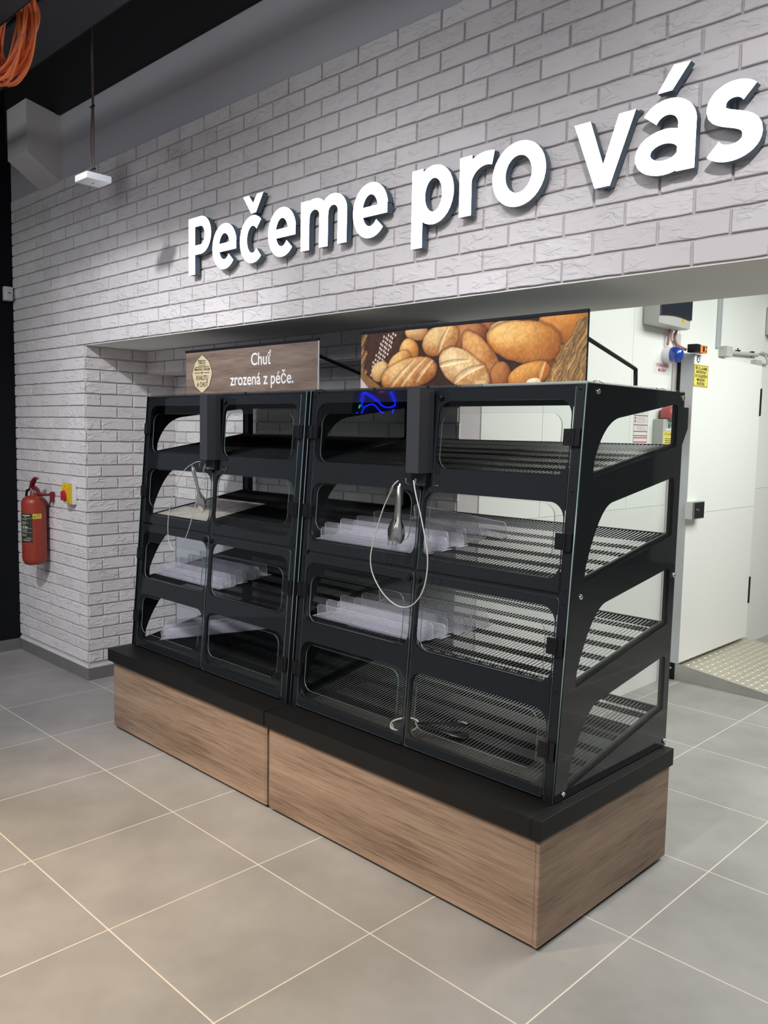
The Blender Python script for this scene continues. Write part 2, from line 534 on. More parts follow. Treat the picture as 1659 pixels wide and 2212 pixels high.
tm = tile_mesh()
far = MB()
for i in range(-5, 14):
    for j in range(-9, 15):
        cx, cy = i * 0.6 + 0.3, j * 0.6 + 0.3
        # the pieces the photograph shows: individual tiles; the rest of the field joined
        near = (-1.2 < cx < 5.8) and (-2.6 < cy < 5.7) and not (cx < 2.2 and cy > 1.2)
        if near:
            link('floor_tile', tm, flr, (cx, cy, 0))
        else:
            vs = [(v.co.x + cx, v.co.y + cy, v.co.z) for v in tm.vertices]
            far.add(vs, [tuple(p.vertices) for p in tm.polygons])
o = far.build('distant_tiles', TILE, flr); o['kind'] = 'stuff'

# ---- brick facing
HC, LB = 0.0747, 0.2225   # course height, brick module
JT = 0.0090


def brick_mesh(k):
    r = random.Random(100 + k)
    nx, nz = 5, 3
    L_, H_ = LB - JT, HC - JT
    T, BV = 0.010, 0.0016
    def ring(hx, hz, y, jit):
        pts = []
        for i in range(nx): pts.append((-hx + 2 * hx * i / (nx - 1), y, -hz))
        for j in range(1, nz): pts.append((hx, y, -hz + 2 * hz * j / (nz - 1)))
        for i in range(nx - 2, -1, -1): pts.append((-hx + 2 * hx * i / (nx - 1), y, hz))
        for j in range(nz - 2, 0, -1): pts.append((-hx, y, -hz + 2 * hz * j / (nz - 1)))
        return pts
    m = 2 * (nx - 1) + 2 * (nz - 1)
    jx = [(r.uniform(-.0010, .0010), r.uniform(-.0011, .0011)) for _ in range(m)]
    front = ring(L_ / 2 - BV, H_ / 2 - BV, 0, 0)
    mid = ring(L_ / 2, H_ / 2, BV, 0)
    back = ring(L_ / 2, H_ / 2, T, 0)
    vs = []
    for rg in (front, mid, back):
        vs += [(p[0] + jx[i][0], p[1] + (r.uniform(-.0002, .0003) if rg is front else 0), p[2] + jx[i][1]) for i, p in enumerate(rg)]
    # the flat, slightly uneven face: one strip of vertices along the middle
    c0 = len(vs)
    for i in range(1, nx - 1): vs.append((-L_ / 2 + L_ * i / (nx - 1), r.uniform(-.0003, .0003), r.uniform(-.004, .004)))
    b0 = list(range(0, nx)); rt_ = nx; t0 = [nx + 1 + (nx - 1 - i) for i in range(nx)]; lf = m - 1
    midr = [lf] + [c0 + i for i in range(nx - 2)] + [rt_]
    fs = []
    for i in range(nx - 1):
        fs.append((b0[i], b0[i + 1], midr[i + 1], midr[i]))
        fs.append((midr[i], midr[i + 1], t0[i + 1], t0[i]))
    nf = len(fs)
    for a, c in ((0, m), (m, 2 * m)):
        fs += [(a + i, c + i, c + (i + 1) % m, a + (i + 1) % m) for i in range(m)]
    b = MB(); b.add(vs, fs)
    me = b.mesh('brick', BRICK, fix=False)
    if me.polygons[0].normal.y > 0: me.flip_normals()
    return me


BM = [brick_mesh(k) for k in range(8)]


def course(parent, s0, s1, zc, phase, place, indiv, stuff):
    """lay one course of bricks from s0 to s1 along a wall; place(s) -> (loc, rotz)"""
    k = math.floor((s0 - phase) / LB)
    while True:
        a = phase + k * LB; e = a + LB
        k += 1
        if e <= s0 + 0.012: continue
        if a >= s1 - 0.012: break
        a2, e2 = max(a, s0 - JT / 2), min(e, s1 + JT / 2)
        sc = (e2 - a2 - JT) / (LB - JT)
        if sc < 0.06: continue
        c = (a2 + e2) / 2
        loc, rz = place(c)
        me = BM[rng.randrange(8)]
        dy = rng.uniform(-.0012, .0012)
        if indiv(c):
            o = link('brick', me, parent, (loc[0] + (0 if rz == 0 else -dy), loc[1] + (dy if rz == 0 else 0), zc), (0, 0, rz), (sc, 1, 1))
        else:
            cr, sr = math.cos(rz), math.sin(rz)
            vs = []
            for v in me.vertices:
                x, y, z = v.co.x * sc, v.co.y, v.co.z
                vs.append((loc[0] + x * cr - y * sr, loc[1] + x * sr + y * cr, zc + z))
            stuff.add(vs, [tuple(p.vertices) for p in me.polygons])


# front wall above the opening
ZL, ZT, ZG = 2.130, 3.172, 3.565
wf = empty('wall_front', kind='structure', label='white brick-faced wall above the opening', cat='wall')
b = MB()
b.box(-1.27, 6.2, 0.6065, 1.03, ZL, ZG)
b.box(2.31, 6.2, 1.03, 1.20, ZL, ZG)
b.build('wall_core', [MORTAR], wf)
b = MB(); b.box(-1.27, 6.2, 0.602, 0.607, ZT, ZG); b.build('upper_plaster', PLAST, wf)
b = MB(); b.box(-0.195, 6.2, 0.606, 1.03, ZL - 0.004, ZL - 0.0005); b.box(2.31, 6.2, 1.03, 1.20, ZL - 0.004, ZL - 0.0005)
b.build('soffit', SOFF, wf)
st = MB()
for c in range(14):
    zc = ZL + HC * (c + 0.5)
    ph = 2.353 if c % 2 == 0 else 2.353 + LB / 2
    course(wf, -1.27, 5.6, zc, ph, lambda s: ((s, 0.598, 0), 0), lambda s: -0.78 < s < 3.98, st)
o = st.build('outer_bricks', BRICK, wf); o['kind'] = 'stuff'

# left pier with its return into the opening
wl = empty('wall_left', kind='structure', label='white brick-faced pier left of the opening', cat='wall')
b = MB(); b.box(-1.27, -0.2085, 0.6065, 1.40, 0, ZL - 0.0005)
b.build('wall_core', MORTAR, wl)
for c in range(28):
    zc = ZL - HC * (c + 0.5)
    if zc - HC / 2 < 0.075: break
    ph = 2.353 + (LB / 2 if c % 2 == 0 else 0)
    course(wl, -1.27, -0.200, zc, ph, lambda s: ((s, 0.598, 0), 0), lambda s: True, None)
    course(wl, 0.611, 1.24, zc, 0.60 + (LB / 2 - 0.005 if c % 2 == 0 else -0.004), lambda s: ((-0.200, s, 0), math.radians(90)), lambda s: True, None)
b = MB(); b.box(-1.27, -0.2, 0.597, 0.612, 0.078, 0.092); b.box(-0.214, -0.199, 0.6, 1.24, 0.078, 0.092)
b.build('bottom_ledge', BRICK, wl)

# recessed back wall
wb = empty('wall_back', kind='structure', label='white brick-faced wall behind the racks', cat='wall')
b = MB(); b.box(-0.21, 2.288, 1.2465, 1.40, 0, 3.0); b.box(-0.21, 2.33, 1.0385, 1.2465, 1.975, ZL - 0.001)
b.build('wall_core', MORTAR, wb)
b = MB(); b.box(-0.2, 2.285, 1.244, 1.252, 0, 1.125); b.build('smooth_dado', mat('pale_grey_plaster', (0.46, 0.47, 0.52), 0.8, noise=0.04, nscale=4), wb)
st = MB()
for c in range(12):
    zc = 1.975 - HC * (c + 0.5)
    if zc < 1.13: break
    course(wb, -0.2, 2.295 - (0.012 if c % 2 else 0), zc, 0.05 + (LB / 2 if c % 2 else 0), lambda s: ((s, 1.238, 0), 0), lambda s: True, None)
for c in range(2):
    zc = 1.978 + HC * (c + 0.5)
    course(wb, -0.2, 2.33, zc, 0.02 + (LB / 2 if c % 2 else 0), lambda s: ((s, 1.030, 0), 0), lambda s: True, None)

# cold-room wall running away to the back, with clad lower half
ws = empty('wall_right', kind='structure', label='white cold-room panel wall behind the racks', cat='wall')
b = MB(); b.box(2.20, 2.284, 1.40, 8.6, 0, 3.4); b.build('wall_core', WPANEL, ws)
for (a, e) in ((1.41, 1.93), (1.933, 2.86), (2.863, 3.38)):
    b = MB(); b.bbox(2.283, 2.290, a, e, 1.188, 3.4, 0.0008); b.build('wall_panel', WPANEL, ws)
for (a, e) in ((1.41, 2.54), (2.543, 3.38)):
    b = MB(); b.bbox(2.283, 2.2915, a, e, 0.0, 1.186, 0.0008); b.build('wall_panel', WPANEL2, ws)
b = MB(); b.bbox(2.283, 2.290, 3.47, 8.6, 1.188 + 1.0, 3.4, 0.0008); b.build('wall_panel', WPANEL, ws)
b = MB(); b.bbox(2.283, 2.290, 4.62, 8.6, 1.245, 2.187, 0.0008); b.build('wall_panel', WPANEL, ws)
b = MB(); b.bbox(2.283, 2.2915, 4.62, 8.6, 0, 1.243, 0.0008); b.build('wall_panel', WPANEL2, ws)
b = MB(); b.bbox(2.284, 2.30, 3.382, 3.468, 0, 2.30, 0.002); b.build('door_frame_strip', mat('grey_trim_strip', (0.55, 0.53, 0.52), 0.5), ws)
# end of the back room
b = MB(); b.box(2.2, 8.2, 8.5, 8.6, 0, 3.4)
tag(b.build('wall_back_room', mat('pale_room_paint', (0.6, 0.61, 0.58), 0.7)), kind='structure')
b = MB(); b.box(7.2, 7.3, 1.2, 8.6, 0, 3.4)
tag(b.build('wall_back_room_side', mat('mid_grey_paint', (0.16, 0.17, 0.165), 0.7)), kind='structure')
b = MB(); b.box(2.2, 7.3, 1.2, 8.6, 3.4, 3.45)
tag(b.build('ceiling_back_room', mat('white_ceiling', (0.7, 0.71, 0.69), 0.8)), kind='structure')

# dark side wall of the shop and black ceiling
b = MB(); b.box(-1.40, -1.272, -0.75, 1.4, 0, 3.95)
tag(b.build('wall_side', BLACKW), kind='structure')
b = MB(); b.box(-9, 8.4, -9, 1.6, 3.95, 4.0)
tag(b.build('ceiling', BLACKC), kind='structure')
b = MB(); b.box(-1.27, 6.2, 0.57, 1.3, ZG, 3.95)
tag(b.build('trim_1', BLACKC), kind='structure')
# skirting
bs = empty('baseboard_left', kind='structure')
for (x0, x1) in ((-1.27, -0.752), (-0.749, -0.1965)):
    b = MB(); b.bbox(x0, x1, 0.5945, 0.612, 0, 0.079, 0.001); b.build('skirting_tile', BTILE, bs)
for (y0, y1) in ((0.5965, 1.0), (1.003, 1.244)):
    b = MB(); b.bbox(-0.213, -0.1955, y0, y1, 0, 0.079, 0.001); b.build('skirting_tile', BTILE, bs)
bs = empty('baseboard_side', kind='structure')
for (y0, y1) in ((-0.75, -0.02), (-0.017, 0.5935)):
    b = MB(); b.bbox(-1.273, -1.257, y0, y1, 0, 0.079, 0.001); b.build('skirting_tile', BTILE, bs)

# boxed duct in the upper left corner
b = MB()
b.add([(-0.78, .39, 3.30), (-0.485, .39, 3.30), (-0.485, .603, 3.155), (-0.78, .603, 3.155),
       (-0.78, .39, 3.61), (-0.485, .39, 3.61), (-0.485, .603, 3.563), (-0.78, .603, 3.563)],
      [(0, 3, 2, 1), (4, 5, 6, 7), (0, 1, 5, 4), (1, 2, 6, 5), (2, 3, 7, 6), (3, 0, 4, 7)])
tag(b.build('boxed_duct', mat('grey_white_boxing', (0.58, 0.57, 0.55), 0.85, noise=0.06, nscale=4)), 'grey painted box casing high in the left corner above the brick', 'duct casing')

# ceiling trays
def tray(name, x0, x1, y0, y1, z0, z1, label, cat):
    t = empty(name, ((x0 + x1) / 2, (y0 + y1) / 2, z0), label, cat)
    b = MB()
    cx, cy = (x0 + x1) / 2, (y0 + y1) / 2
    b.bbox(x0 - cx, x1 - cx, y0 - cy, y1 - cy, 0, 0.012, 0.003)
    b.bbox(x0 - cx, x1 - cx, y0 - cy, y0 - cy + 0.008, 0.0, z1 - z0, 0.002)
    b.bbox(x0 - cx, x1 - cx, y1 - cy - 0.008, y1 - cy, 0.0, z1 - z0, 0.002)
    b.build('tray_channel', DUCT, t)
    x = x0 + 0.6
    while x < x1:
        for yy in (y0 + 0.02, y1 - 0.02):
            b = MB(); b.tube([(x - cx, yy - cy, 0.01), (x - cx, yy - cy, 3.95 - z0)], 0.005, 6); b.build('hanger_rod', DUCT, t)
        x += 1.9
    return t


tray('cable_tray', -1.2, 6.0, -0.24, 0.025, 3.40, 3.47, 'dark metal cable tray nearest the brick wall under the ceiling', 'cable tray')
tray('cable_tray', -1.2, 1.75, -0.75, -0.40, 3.24, 3.33, 'dark metal cable tray in the top left corner hiding the orange cable', 'cable tray')

# ================================================================== SIGN LETTERS
YF, YBK, YW = 0.556, 0.584, 0.598
KP = (YF + 1.826447) / (0.545 + 1.826447)      # letter outlines were measured 545 mm deep
HV = 0.0225
BL, XH, CP, SW = 2.395, 0.205, 0.275, 0.055
H = SW / 2


def bez(p0, p1, p2, p3, n=10):
    out = []
    for i in range(n + 1):
        t = i / n
        out.append(tuple((1 - t) ** 3 * a + 3 * (1 - t) ** 2 * t * b_ + 3 * (1 - t) * t * t * c + t ** 3 * d for a, b_, c, d in zip(p0, p1, p2, p3)))
    return out


def arc(cx, cy, rx, ry, a0, a1, n=22):
    return [(cx + rx * math.cos(math.radians(a0 + (a1 - a0) * i / n)), cy + ry * math.sin(math.radians(a0 + (a1 - a0) * i / n))) for i in range(n + 1)]


def stroke_piece(mb, pts, wd, closed=False, yf=YF, widths=None):
    """a flat thick stroke extruded in depth; material 0 front, 1 sides"""
    P = [Vector((p[0], p[1])) for p in pts]
    k = len(P)
    Lp, Rp = [], []
    for i in range(k):
        if closed:
            a, c = P[i - 1], P[(i + 1) % k]
        else:
            a, c = P[max(i - 1, 0)], P[min(i + 1, k - 1)]
        t = (c - a).normalized(); n = Vector((-t.y, t.x))
        h = (widths[i] if widths else wd) / 2
        h *= math.hypot(t.y, t.x * HV / H)
        Lp.append(P[i] + n * h); Rp.append(P[i] - n * h)
    vs = []
    for q in (Lp, Rp):
        for y in (yf, YBK):
            vs += [(p.x, y, p.y) for p in q]
    # order: L front, L back, R front, R back
    fs, ms = [], []
    rr = k if closed else k - 1
    for i in range(rr):
        j = (i + 1) % k
        fs.append((i, j, 2 * k + j, 2 * k + i)); ms.append(0)
        fs.append((k + i, 3 * k + i, 3 * k + j, k + j)); ms.append(1)
        fs.append((i, k + i, k + j, j)); ms.append(1)
        fs.append((2 * k + i, 2 * k + j, 3 * k + j, 3 * k + i)); ms.append(1)
    if not closed:
        fs.append((0, 2 * k, 3 * k, k)); ms.append(1)
        e = k - 1
        fs.append((e, k + e, 3 * k + e, 2 * k + e)); ms.append(1)
    n0 = len(mb.v)
    mb.v += vs
    mb.f += [tuple(i + n0 for i in f) for f in fs]
    mb.m += ms


def poly_piece(mb, pts, yf):
    k = len(pts)
    n0 = len(mb.v)
    mb.v += [(p[0], yf, p[1]) for p in pts] + [(p[0], YBK, p[1]) for p in pts]
    mb.f += [tuple(n0 + i for i in range(k)), tuple(n0 + k + i for i in reversed(range(k)))] + [(n0 + i, n0 + k + i, n0 + k + (i + 1) % k, n0 + (i + 1) % k) for i in range(k)]
    mb.m += [0, 1] + [1] * k


def letter(name, strokes, label):
    mb = MB()
    for k_, s in enumerate(strokes):
        pts, closed = s[0], (len(s) > 1 and s[1])
        wd = s[2] if len(s) > 2 and s[2] else SW
        if wd == 'poly':
            poly_piece(mb, pts, YF - 0.0003 * k_)
            continue
        stroke_piece(mb, pts, wd, closed, YF - 0.0003 * k_)
    mb.v = [(CAMP[0] + (v[0] - CAMP[0]) * KP, v[1], CAMP[2] + (v[2] - CAMP[2]) * KP) for v in mb.v]
    o = mb.build('lit_face', [LED, LSIDE])
    t = empty(name, (mb.v[0][0], YBK, BL), label, 'letter', 'illuminated letters on the brick wall')
    o.parent = t
    o.location = (-mb.v[0][0], -YBK, -BL)
    b = MB()
    xs = [v[0] for v in mb.v]; zs = [v[2] for v in mb.v]
    # stand-off pins at the strokes' ends keep the letter off the brick
    for s in strokes[:2]:
        q = s[0][len(s[0]) // 2]
        q = (CAMP[0] + (q[0] - CAMP[0]) * KP, CAMP[2] + (q[1] - CAMP[2]) * KP)
        b = MB(); b.tube([(q[0] - mb.v[0][0], -.002, q[1] - BL), (q[0] - mb.v[0][0], YW - YBK + .004, q[1] - BL)], 0.006, 8)
        b.build('wall_pin', LSIDE, t)
    return t



def L_e(x0, x1):
    cx, cy = (x0 + x1) / 2, BL + XH / 2
    rx, ry = (x1 - x0) / 2 - H, XH / 2 + 0.004 - HV
    return [(arc(cx, cy, rx, ry, 8, 318, 34),), ([(x0 + H * .8, cy - 0.004), (x1 - 0.004, cy - 0.004)], False, 0.046)]


# P
letter('sign_letter', [([(1.075 + H, BL), (1.075 + H, BL + CP)],),
                       ([(1.08, BL + CP - HV), (1.180, BL + CP - HV)] + arc(1.180, BL + CP - HV - 0.068, 0.065, 0.068, 85, -85, 16) + [(1.180, BL + CP - HV - 0.136), (1.08, BL + CP - HV - 0.136)],)],
       'lit white capital letter P, first letter of the wall sign')
letter('sign_letter', L_e(1.284, 1.484), 'lit white small letter e right after the capital P')
letter('sign_letter', [(arc(1.608, BL + XH / 2, 0.098 - H, XH / 2 + .004 - HV, 48, 312, 30),),
                       ([(1.537, 2.696), (1.598, 2.614), (1.612, 2.614), (1.612, 2.658), (1.580, 2.696)], False, 'poly'), ([(1.612, 2.614), (1.634, 2.614), (1.688, 2.694), (1.643, 2.694), (1.612, 2.658)], False, 'poly')],
       'lit white letter c with a caron on top')
letter('sign_letter', L_e(1.725, 1.922), 'lit white small letter e between the caron c and the m')
mx0 = 1.955
letter('sign_letter', [([(mx0 + H, BL), (mx0 + H, BL + XH)],),
                       ([(mx0 + H, BL + 0.105)] + arc(mx0 + H + 0.062, BL + XH - HV - 0.050, 0.0595, 0.052, 170, 0, 16) + [(mx0 + H + 0.120, BL)],),
                       ([(mx0 + H + 0.120, BL + 0.105)] + arc(mx0 + H + 0.180, BL + XH - HV - 0.050, 0.0575, 0.052, 170, 0, 16) + [(mx0 + H + 0.236, BL)],)],
       'lit white small letter m in the middle of the first word')
letter('sign_letter', L_e(2.283, 2.481), 'lit white small letter e ending the first word')
letter('sign_letter', [([(2.607 + H, 2.315), (2.607 + H, BL + XH)],), (arc(2.715, BL + XH / 2, 0.097 - H, XH / 2 + .003 - HV, 0, 352, 30), True)],
       'lit white small letter p starting the second word')
letter('sign_letter', [([(2.838 + H, BL), (2.838 + H, BL + XH)],), ([(2.838 + H, BL + 0.09)] + arc(2.957, BL + XH / 2 - 0.002, 0.094, 0.083, 168, 72, 12),)],
       'lit white small letter r in the middle of the second word')
letter('sign_letter', [(arc(3.094, BL + XH / 2, 0.109 - H, XH / 2 + .004 - HV, 0, 352, 32), True)],
       'lit white small letter o ending the second word')
letter('sign_letter', [([(3.306, 2.602), (3.387, 2.395), (3.4135, 2.395), (3.4135, 2.462), (3.363, 2.602)], False, 'poly'), ([(3.4135, 2.395), (3.440, 2.395), (3.517, 2.602), (3.462, 2.602), (3.4135, 2.462)], False, 'poly')],
       'lit white small letter v starting the last word')
letter('sign_letter', [([(3.708 - H, BL), (3.708 - H, BL + 0.130)] + arc(3.619, BL + XH - HV - 0.050, 0.062, 0.056, 5, 150, 16),),
                       (arc(3.613, BL + 0.062, 0.095 - H, 0.064 - .0195, 0, 352, 26), True, 0.050),
                       ([(3.584, 2.627), (3.630, 2.627), (3.682, 2.694), (3.632, 2.697)], False, 'poly')],
       'lit white small letter a with an acute accent')
letter('sign_letter', [(arc(3.814, BL + XH - 0.056, 0.078 - H, 0.062 - HV, 35, 180, 14)[:-1] +
                        bez((3.7635, BL + XH - .06), (3.766, BL + .100), (3.868, BL + .118), (3.868, BL + .060), 12) +
                        arc(3.809, BL + 0.058, 0.086 - H, 0.062 - HV, 0, -148, 16)[1:],)],
       'lit white small letter s ending the sign')

# ================================================================== BASE CABINETS
def cabinet(x0, x1, label, right_end):
    yf, yb = 0.304, 1.165
    t = empty('base_cabinet', ((x0 + x1) / 2, (yf + yb) / 2, 0), label, 'cabinet', 'wood-fronted base cabinets')
    ox, oy = (x0 + x1) / 2, (yf + yb) / 2
    def B(name, x_0, x_1, y_0, y_1, z_0, z_1, m, bv=0.0012):
        b = MB(); b.bbox(x_0 - ox, x_1 - ox, y_0 - oy, y_1 - oy, z_0, z_1, bv); return b.build(name, m, t)
    B('front_panel', x0 + 0.012, x1 - (0.02 if right_end else 0.012), yf, yf + 0.018, 0.018, 0.374, WOOD)
    if right_end:
        B('corner_strip', x1 - 0.018, x1 - 0.003, yf - 0.002, yf + 0.018, 0.018, 0.374, WOOD)
    B('side_panel', x0 + 0.001, x0 + 0.012, yf + 0.002, yb, 0.018, 0.374, WOOD)
    e = B('side_panel', x1 - 0.012 if not right_end else x1 - 0.016, x1 - 0.001, yf + 0.001, yb, 0.018, 0.374, WOOD)
    B('back_panel', x0 + 0.02, x1 - 0.02, yb - 0.014, yb - 0.002, 0.018, 0.374, METAL)
    B('plinth', x0 + 0.03, x1 - 0.03, yf + 0.022, yb - 0.03, 0.0, 0.30, PLASTIC)
    return t


cabinet(0.702, 2.054, 'left wood-grain base cabinet beside the white brick pier', False)
cabinet(2.066, 3.442, 'right wood-grain base cabinet at the near corner', True)


def worktop(x0, x1, label, end):
    yf, yb = 0.284, 1.182
    t = empty('worktop', ((x0 + x1) / 2, (yf + yb) / 2, 0.375), label, 'worktop', 'black worktops on the base cabinets')
    ox, oy = (x0 + x1) / 2, (yf + yb) / 2
    b = MB(); b.bbox(x0 - ox, x1 - ox - (0.034 if end else 0), yf - oy, yb - oy, 0, 0.065, 0.0015)
    b.build('slab', SLAB, t)
    if end:
        b = MB(); b.bbox(x1 - ox - 0.032, x1 - ox, yf - oy - 0.002, yb - oy, 0, 0.0655, 0.0015)
        b.build('edge_strip', SLAB, t)
    return t


worktop(0.680, 2.054, 'black laminate worktop under the left bread rack', False)
worktop(2.060, 3.448, 'black laminate worktop under the right bread rack at the near corner', True)

# ================================================================== BREAD RACKS
KS = 0.076
SS = math.sqrt(1 + KS * KS)
TILT = math.atan(1 / KS)
RW = 1.345       # rack width
ZB, ZTOP = 0.440, 1.795


def fpt(x, z, off=0.0):
    """a point on the slanted front, off metres behind the outer glass face"""
    return (x, 0.413 + KS * (z - 0.44) + off, z)


WZ = [(1.495, 1.743), (1.160, 1.410), (0.820, 1.073), (0.486, 0.738)]   # front windows (z)
OPEN = [  # side openings: front foot, back foot, back top, knee
    ((.569, 1.492), (1.150, 1.594), (1.150, 1.752), (.722, 1.688)),
    ((.543, 1.150), (1.150, 1.262), (1.150, 1.482), (.700, 1.406)),
    ((.516, .808), (1.150, .925), (1.150, 1.142), (.684, 1.068)),
    ((.490, .467), (1.150, .595), (1.150, .807), (.662, .730))]


def side_loop(k):
    A, Bq, Cq, D = OPEN[k]
    pts = [A, (Bq[0], Bq[1]), (Cq[0], Cq[1] - .03)]
    pts += [(Cq[0] - .004, Cq[1] - .012), (Cq[0] - .018, Cq[1] - .004)]
    pts += [D]
    kz = A[1] + 0.05
    q = bez(D, (D[0] - .07, D[1] - .014), (A[0] + .035, A[1] + .13), (A[0] + .006, kz), 12)
    pts += q[1:]
    return pts


CACHE = {}


def cached(key, fn):
    if key not in CACHE: CACHE[key] = fn()
    return CACHE[key]


def build_rack(x0, label, which):
    """x0 is the left face of the rack"""
    t = empty('bread_rack', (x0, 0, 0.44), label, 'display rack', 'bread display racks')
    z_ = lambda z: z - 0.44
    def add(name, me, loc=(0, 0, 0), rot=(0, 0, 0), par=None):
        return link(name, me, par or t, loc, rot)
    # ---- side panels: outer glass + black sheet with four openings
    outl = [(.4135, ZB + .002), (1.19, ZB + .002), (1.2, ZTOP), (.5165, ZTOP)]
    def gm():
        return plate('side_glass', [[(y, z - .44) for y, z in outl]], 0.005, [GLASS, EDGE])
    def bm_():
        out = [(.4160, ZB + .004), (1.188, ZB + .004), (1.198, ZTOP - .002), (.5190, ZTOP - .002)]
        return plate('side_sheet', [[(y, z - .44) for y, z in out]] + [[(y, z - .44) for y, z in side_loop(k)] for k in range(4)], 0.0014, [PRINT, METAL])
    for s, xg, xs in ((1, RW - .0040, RW - .0008), (-1, .0040, .0008)):
        sp = add('side_panel', cached('sideglass', gm), (xg, 0, 0), ROT_S)
        o = link('printed_sheet', cached('sidesheet', bm_), sp)
        o.location = (0, 0, (xs - xg))
        if s > 0 or which == 1:
            for (y, z) in ((.577, 1.768), (1.182, 1.772), (.522, 1.107), (1.18, 1.107), (.466, .462), (1.172, .462)):
                def sc():
                    b = MB(); b.lathe([(0.009, 0), (0.0095, .003), (0.008, .006), (.003, .0075)], 14, 'z'); return b.mesh('screw_cap', CHROME, True)
                o = link('screw_cap', cached('screw', sc), sp)
                o.location = (y, z - .44, 0.0039 if s > 0 else -0.0114)
        def lin():
            out = [(.430, ZB + .006), (1.148, ZB + .006), (1.148, ZTOP - .014), (.536, ZTOP - .014)]
            return plate('inner_lining', [[(y, z - .44) for y, z in out]] + [[(y, z - .44) for y, z in side_loop(k)] for k in range(4)], 0.0030, [METAL, METAL])
        o = link('inner_lining', cached('lining', lin), sp)
        o.location = (0, 0, -s * .0048)
    # ---- front corner posts
    for (a, e) in ((.012, .045), (RW - .045, RW - .012)):
        def pm(a=a, e=e):
            b = MB()
            p0, p1 = fpt(0, ZB + .002, .006), fpt(0, ZTOP - .006, .006)
            b.prism([(p0[1], p0[2] - .44), (p0[1] + .022, p0[2] - .44), (p1[1] + .022, p1[2] - .44), (p1[1], p1[2] - .44)], a, e, 'x')
            return b.mesh('corner_post', METAL)
        po = add('corner_post', cached(('post', a), pm))
        for z in (.455, .80, 1.085, 1.128, 1.45, 1.775):
            def rv():
                b = MB(); b.lathe([(.0055, 0), (.005, .0025), (.002, .0035)], 10, 'y'); return b.mesh('rivet', PLASTIC, True)
            q = fpt((a + e) / 2, z, .006)
            link('rivet', cached('rivet', rv), po, (q[0], q[1], q[2] - .44))
    # ---- front frame: black sheet with eight openings behind the doors
    XC = RW / 2 + .003
    def wins(k):
        ins = .045 if k == 0 else .012
        return [(.050, XC - ins), (XC + ins + (.0), RW - .043)]
    def fm():
        loops = [[(.046, (ZB + .004 - .44) * SS), (RW - .046, (ZB + .004 - .44) * SS), (RW - .046, (ZTOP - .010 - .44) * SS), (.046, (ZTOP - .010 - .44) * SS)]]
        loops[0] = [(.0455, loops[0][0][1]), (RW - .0455, loops[0][0][1]), (RW - .0455, loops[0][2][1]), (.0455, loops[0][2][1])]
        for k, (a, e) in enumerate(WZ):
            for (xa, xe) in wins(k):
                loops.append(rrect(xa, xe, (a - .44) * SS, (e - .44) * SS, .055, 10))
        return plate('front_frame', loops, 0.010, [PRINT, METAL])
    p = fpt(0, .44, .0175)
    add('front_frame', cached('front', fm), (0, p[1], 0), (TILT, 0, 0))
    # ---- four glass doors with rounded hand cut-outs
    for side in (0, 1):
        for lev in (0, 1):
            def dm(side=side, lev=lev):
                if side == 0: xa, xe = .047, XC - .007
                else: xa, xe = XC + .007, RW - .044
                if lev == 0:
                    za, ze = 1.121, 1.782
                    ks = (0, 1)
                else:
                    za, ze = .452, 1.104
                    ks = (2, 3)
                zn = 1.425
                S_ = lambda z: (z - .44) * SS
                if lev == 0:
                    if side == 1:
                        lp = [(xa, S_(za)), (xe, S_(za)), (xe, S_(ze)), (xa + .045, S_(ze)), (xa + .045, S_(zn + .012)), (xa + .035, S_(zn)), (xa + .008, S_(zn)), (xa, S_(zn - .008))]
                    else:
                        lp = [(xe, S_(za)), (xe, S_(zn - .008)), (xe - .008, S_(zn)), (xe - .035, S_(zn)), (xe - .045, S_(zn + .012)), (xe - .045, S_(ze)), (xa, S_(ze)), (xa, S_(za))]
                else:
                    lp = rrect(xa, xe, S_(za), S_(ze), .012, 4)
                loops = [lp]
                hz = {0: (1.497, 1.699), 1: (1.212, 1.404), 2: (.824, 1.020), 3: (.530, .724)}
                for k in ks:
                    a, e = hz[k]
                    hx0 = xa + (.068 if (k == 0 and side == 1) else .040)
                    hx1 = xe - (.068 if (k == 0 and side == 0) else .040)
                    loops.append(rrect(hx0, hx1, S_(a), S_(e), .045, 8))
                return plate('door', loops, 0.004, [GLASS, EDGE])
            p = fpt(0, .44, .004)
            d = add('door', cached(('door', side, lev), dm), (0, p[1], 0), (TILT, 0, 0))
            def bd(side=side, lev=lev):
                i_ = .0022
                S_ = lambda z: (z - .44) * SS
                if side == 0: xa, xe = .047 + i_, XC - .007 - i_
                else: xa, xe = XC + .007 + i_, RW - .044 - i_
                if lev == 0:
                    za, ze, zn, ks = 1.121 + i_, 1.782 - i_, 1.425 + i_, (0, 1)
                    if side == 1:
                        lp = [(xa, S_(za)), (xe, S_(za)), (xe, S_(ze)), (xa + .045, S_(ze)), (xa + .045, S_(zn + .012)), (xa + .035, S_(zn)), (xa + .008, S_(zn)), (xa, S_(zn - .008))]
                    else:
                        lp = [(xe, S_(za)), (xe, S_(zn - .008)), (xe - .008, S_(zn)), (xe - .035, S_(zn)), (xe - .045, S_(zn + .012)), (xe - .045, S_(ze)), (xa, S_(ze)), (xa, S_(za))]
                else:
                    za, ze, ks = .452 + i_, 1.104 - i_, (2, 3)
                    lp = rrect(xa, xe, S_(za), S_(ze), .012, 4)
                loops = [lp]
                for k in ks:
                    a, e = WZ[k]
                    w0, w1 = wins(k)[side]
                    w0 = max(w0, xa + .004 + (.045 if (k == 0 and side == 1) else 0))
                    w1 = min(w1, xe - .004 - (.045 if (k == 0 and side == 0) else 0))
                    loops.append(rrect(w0, w1, S_(a), S_(e), .055, 10))
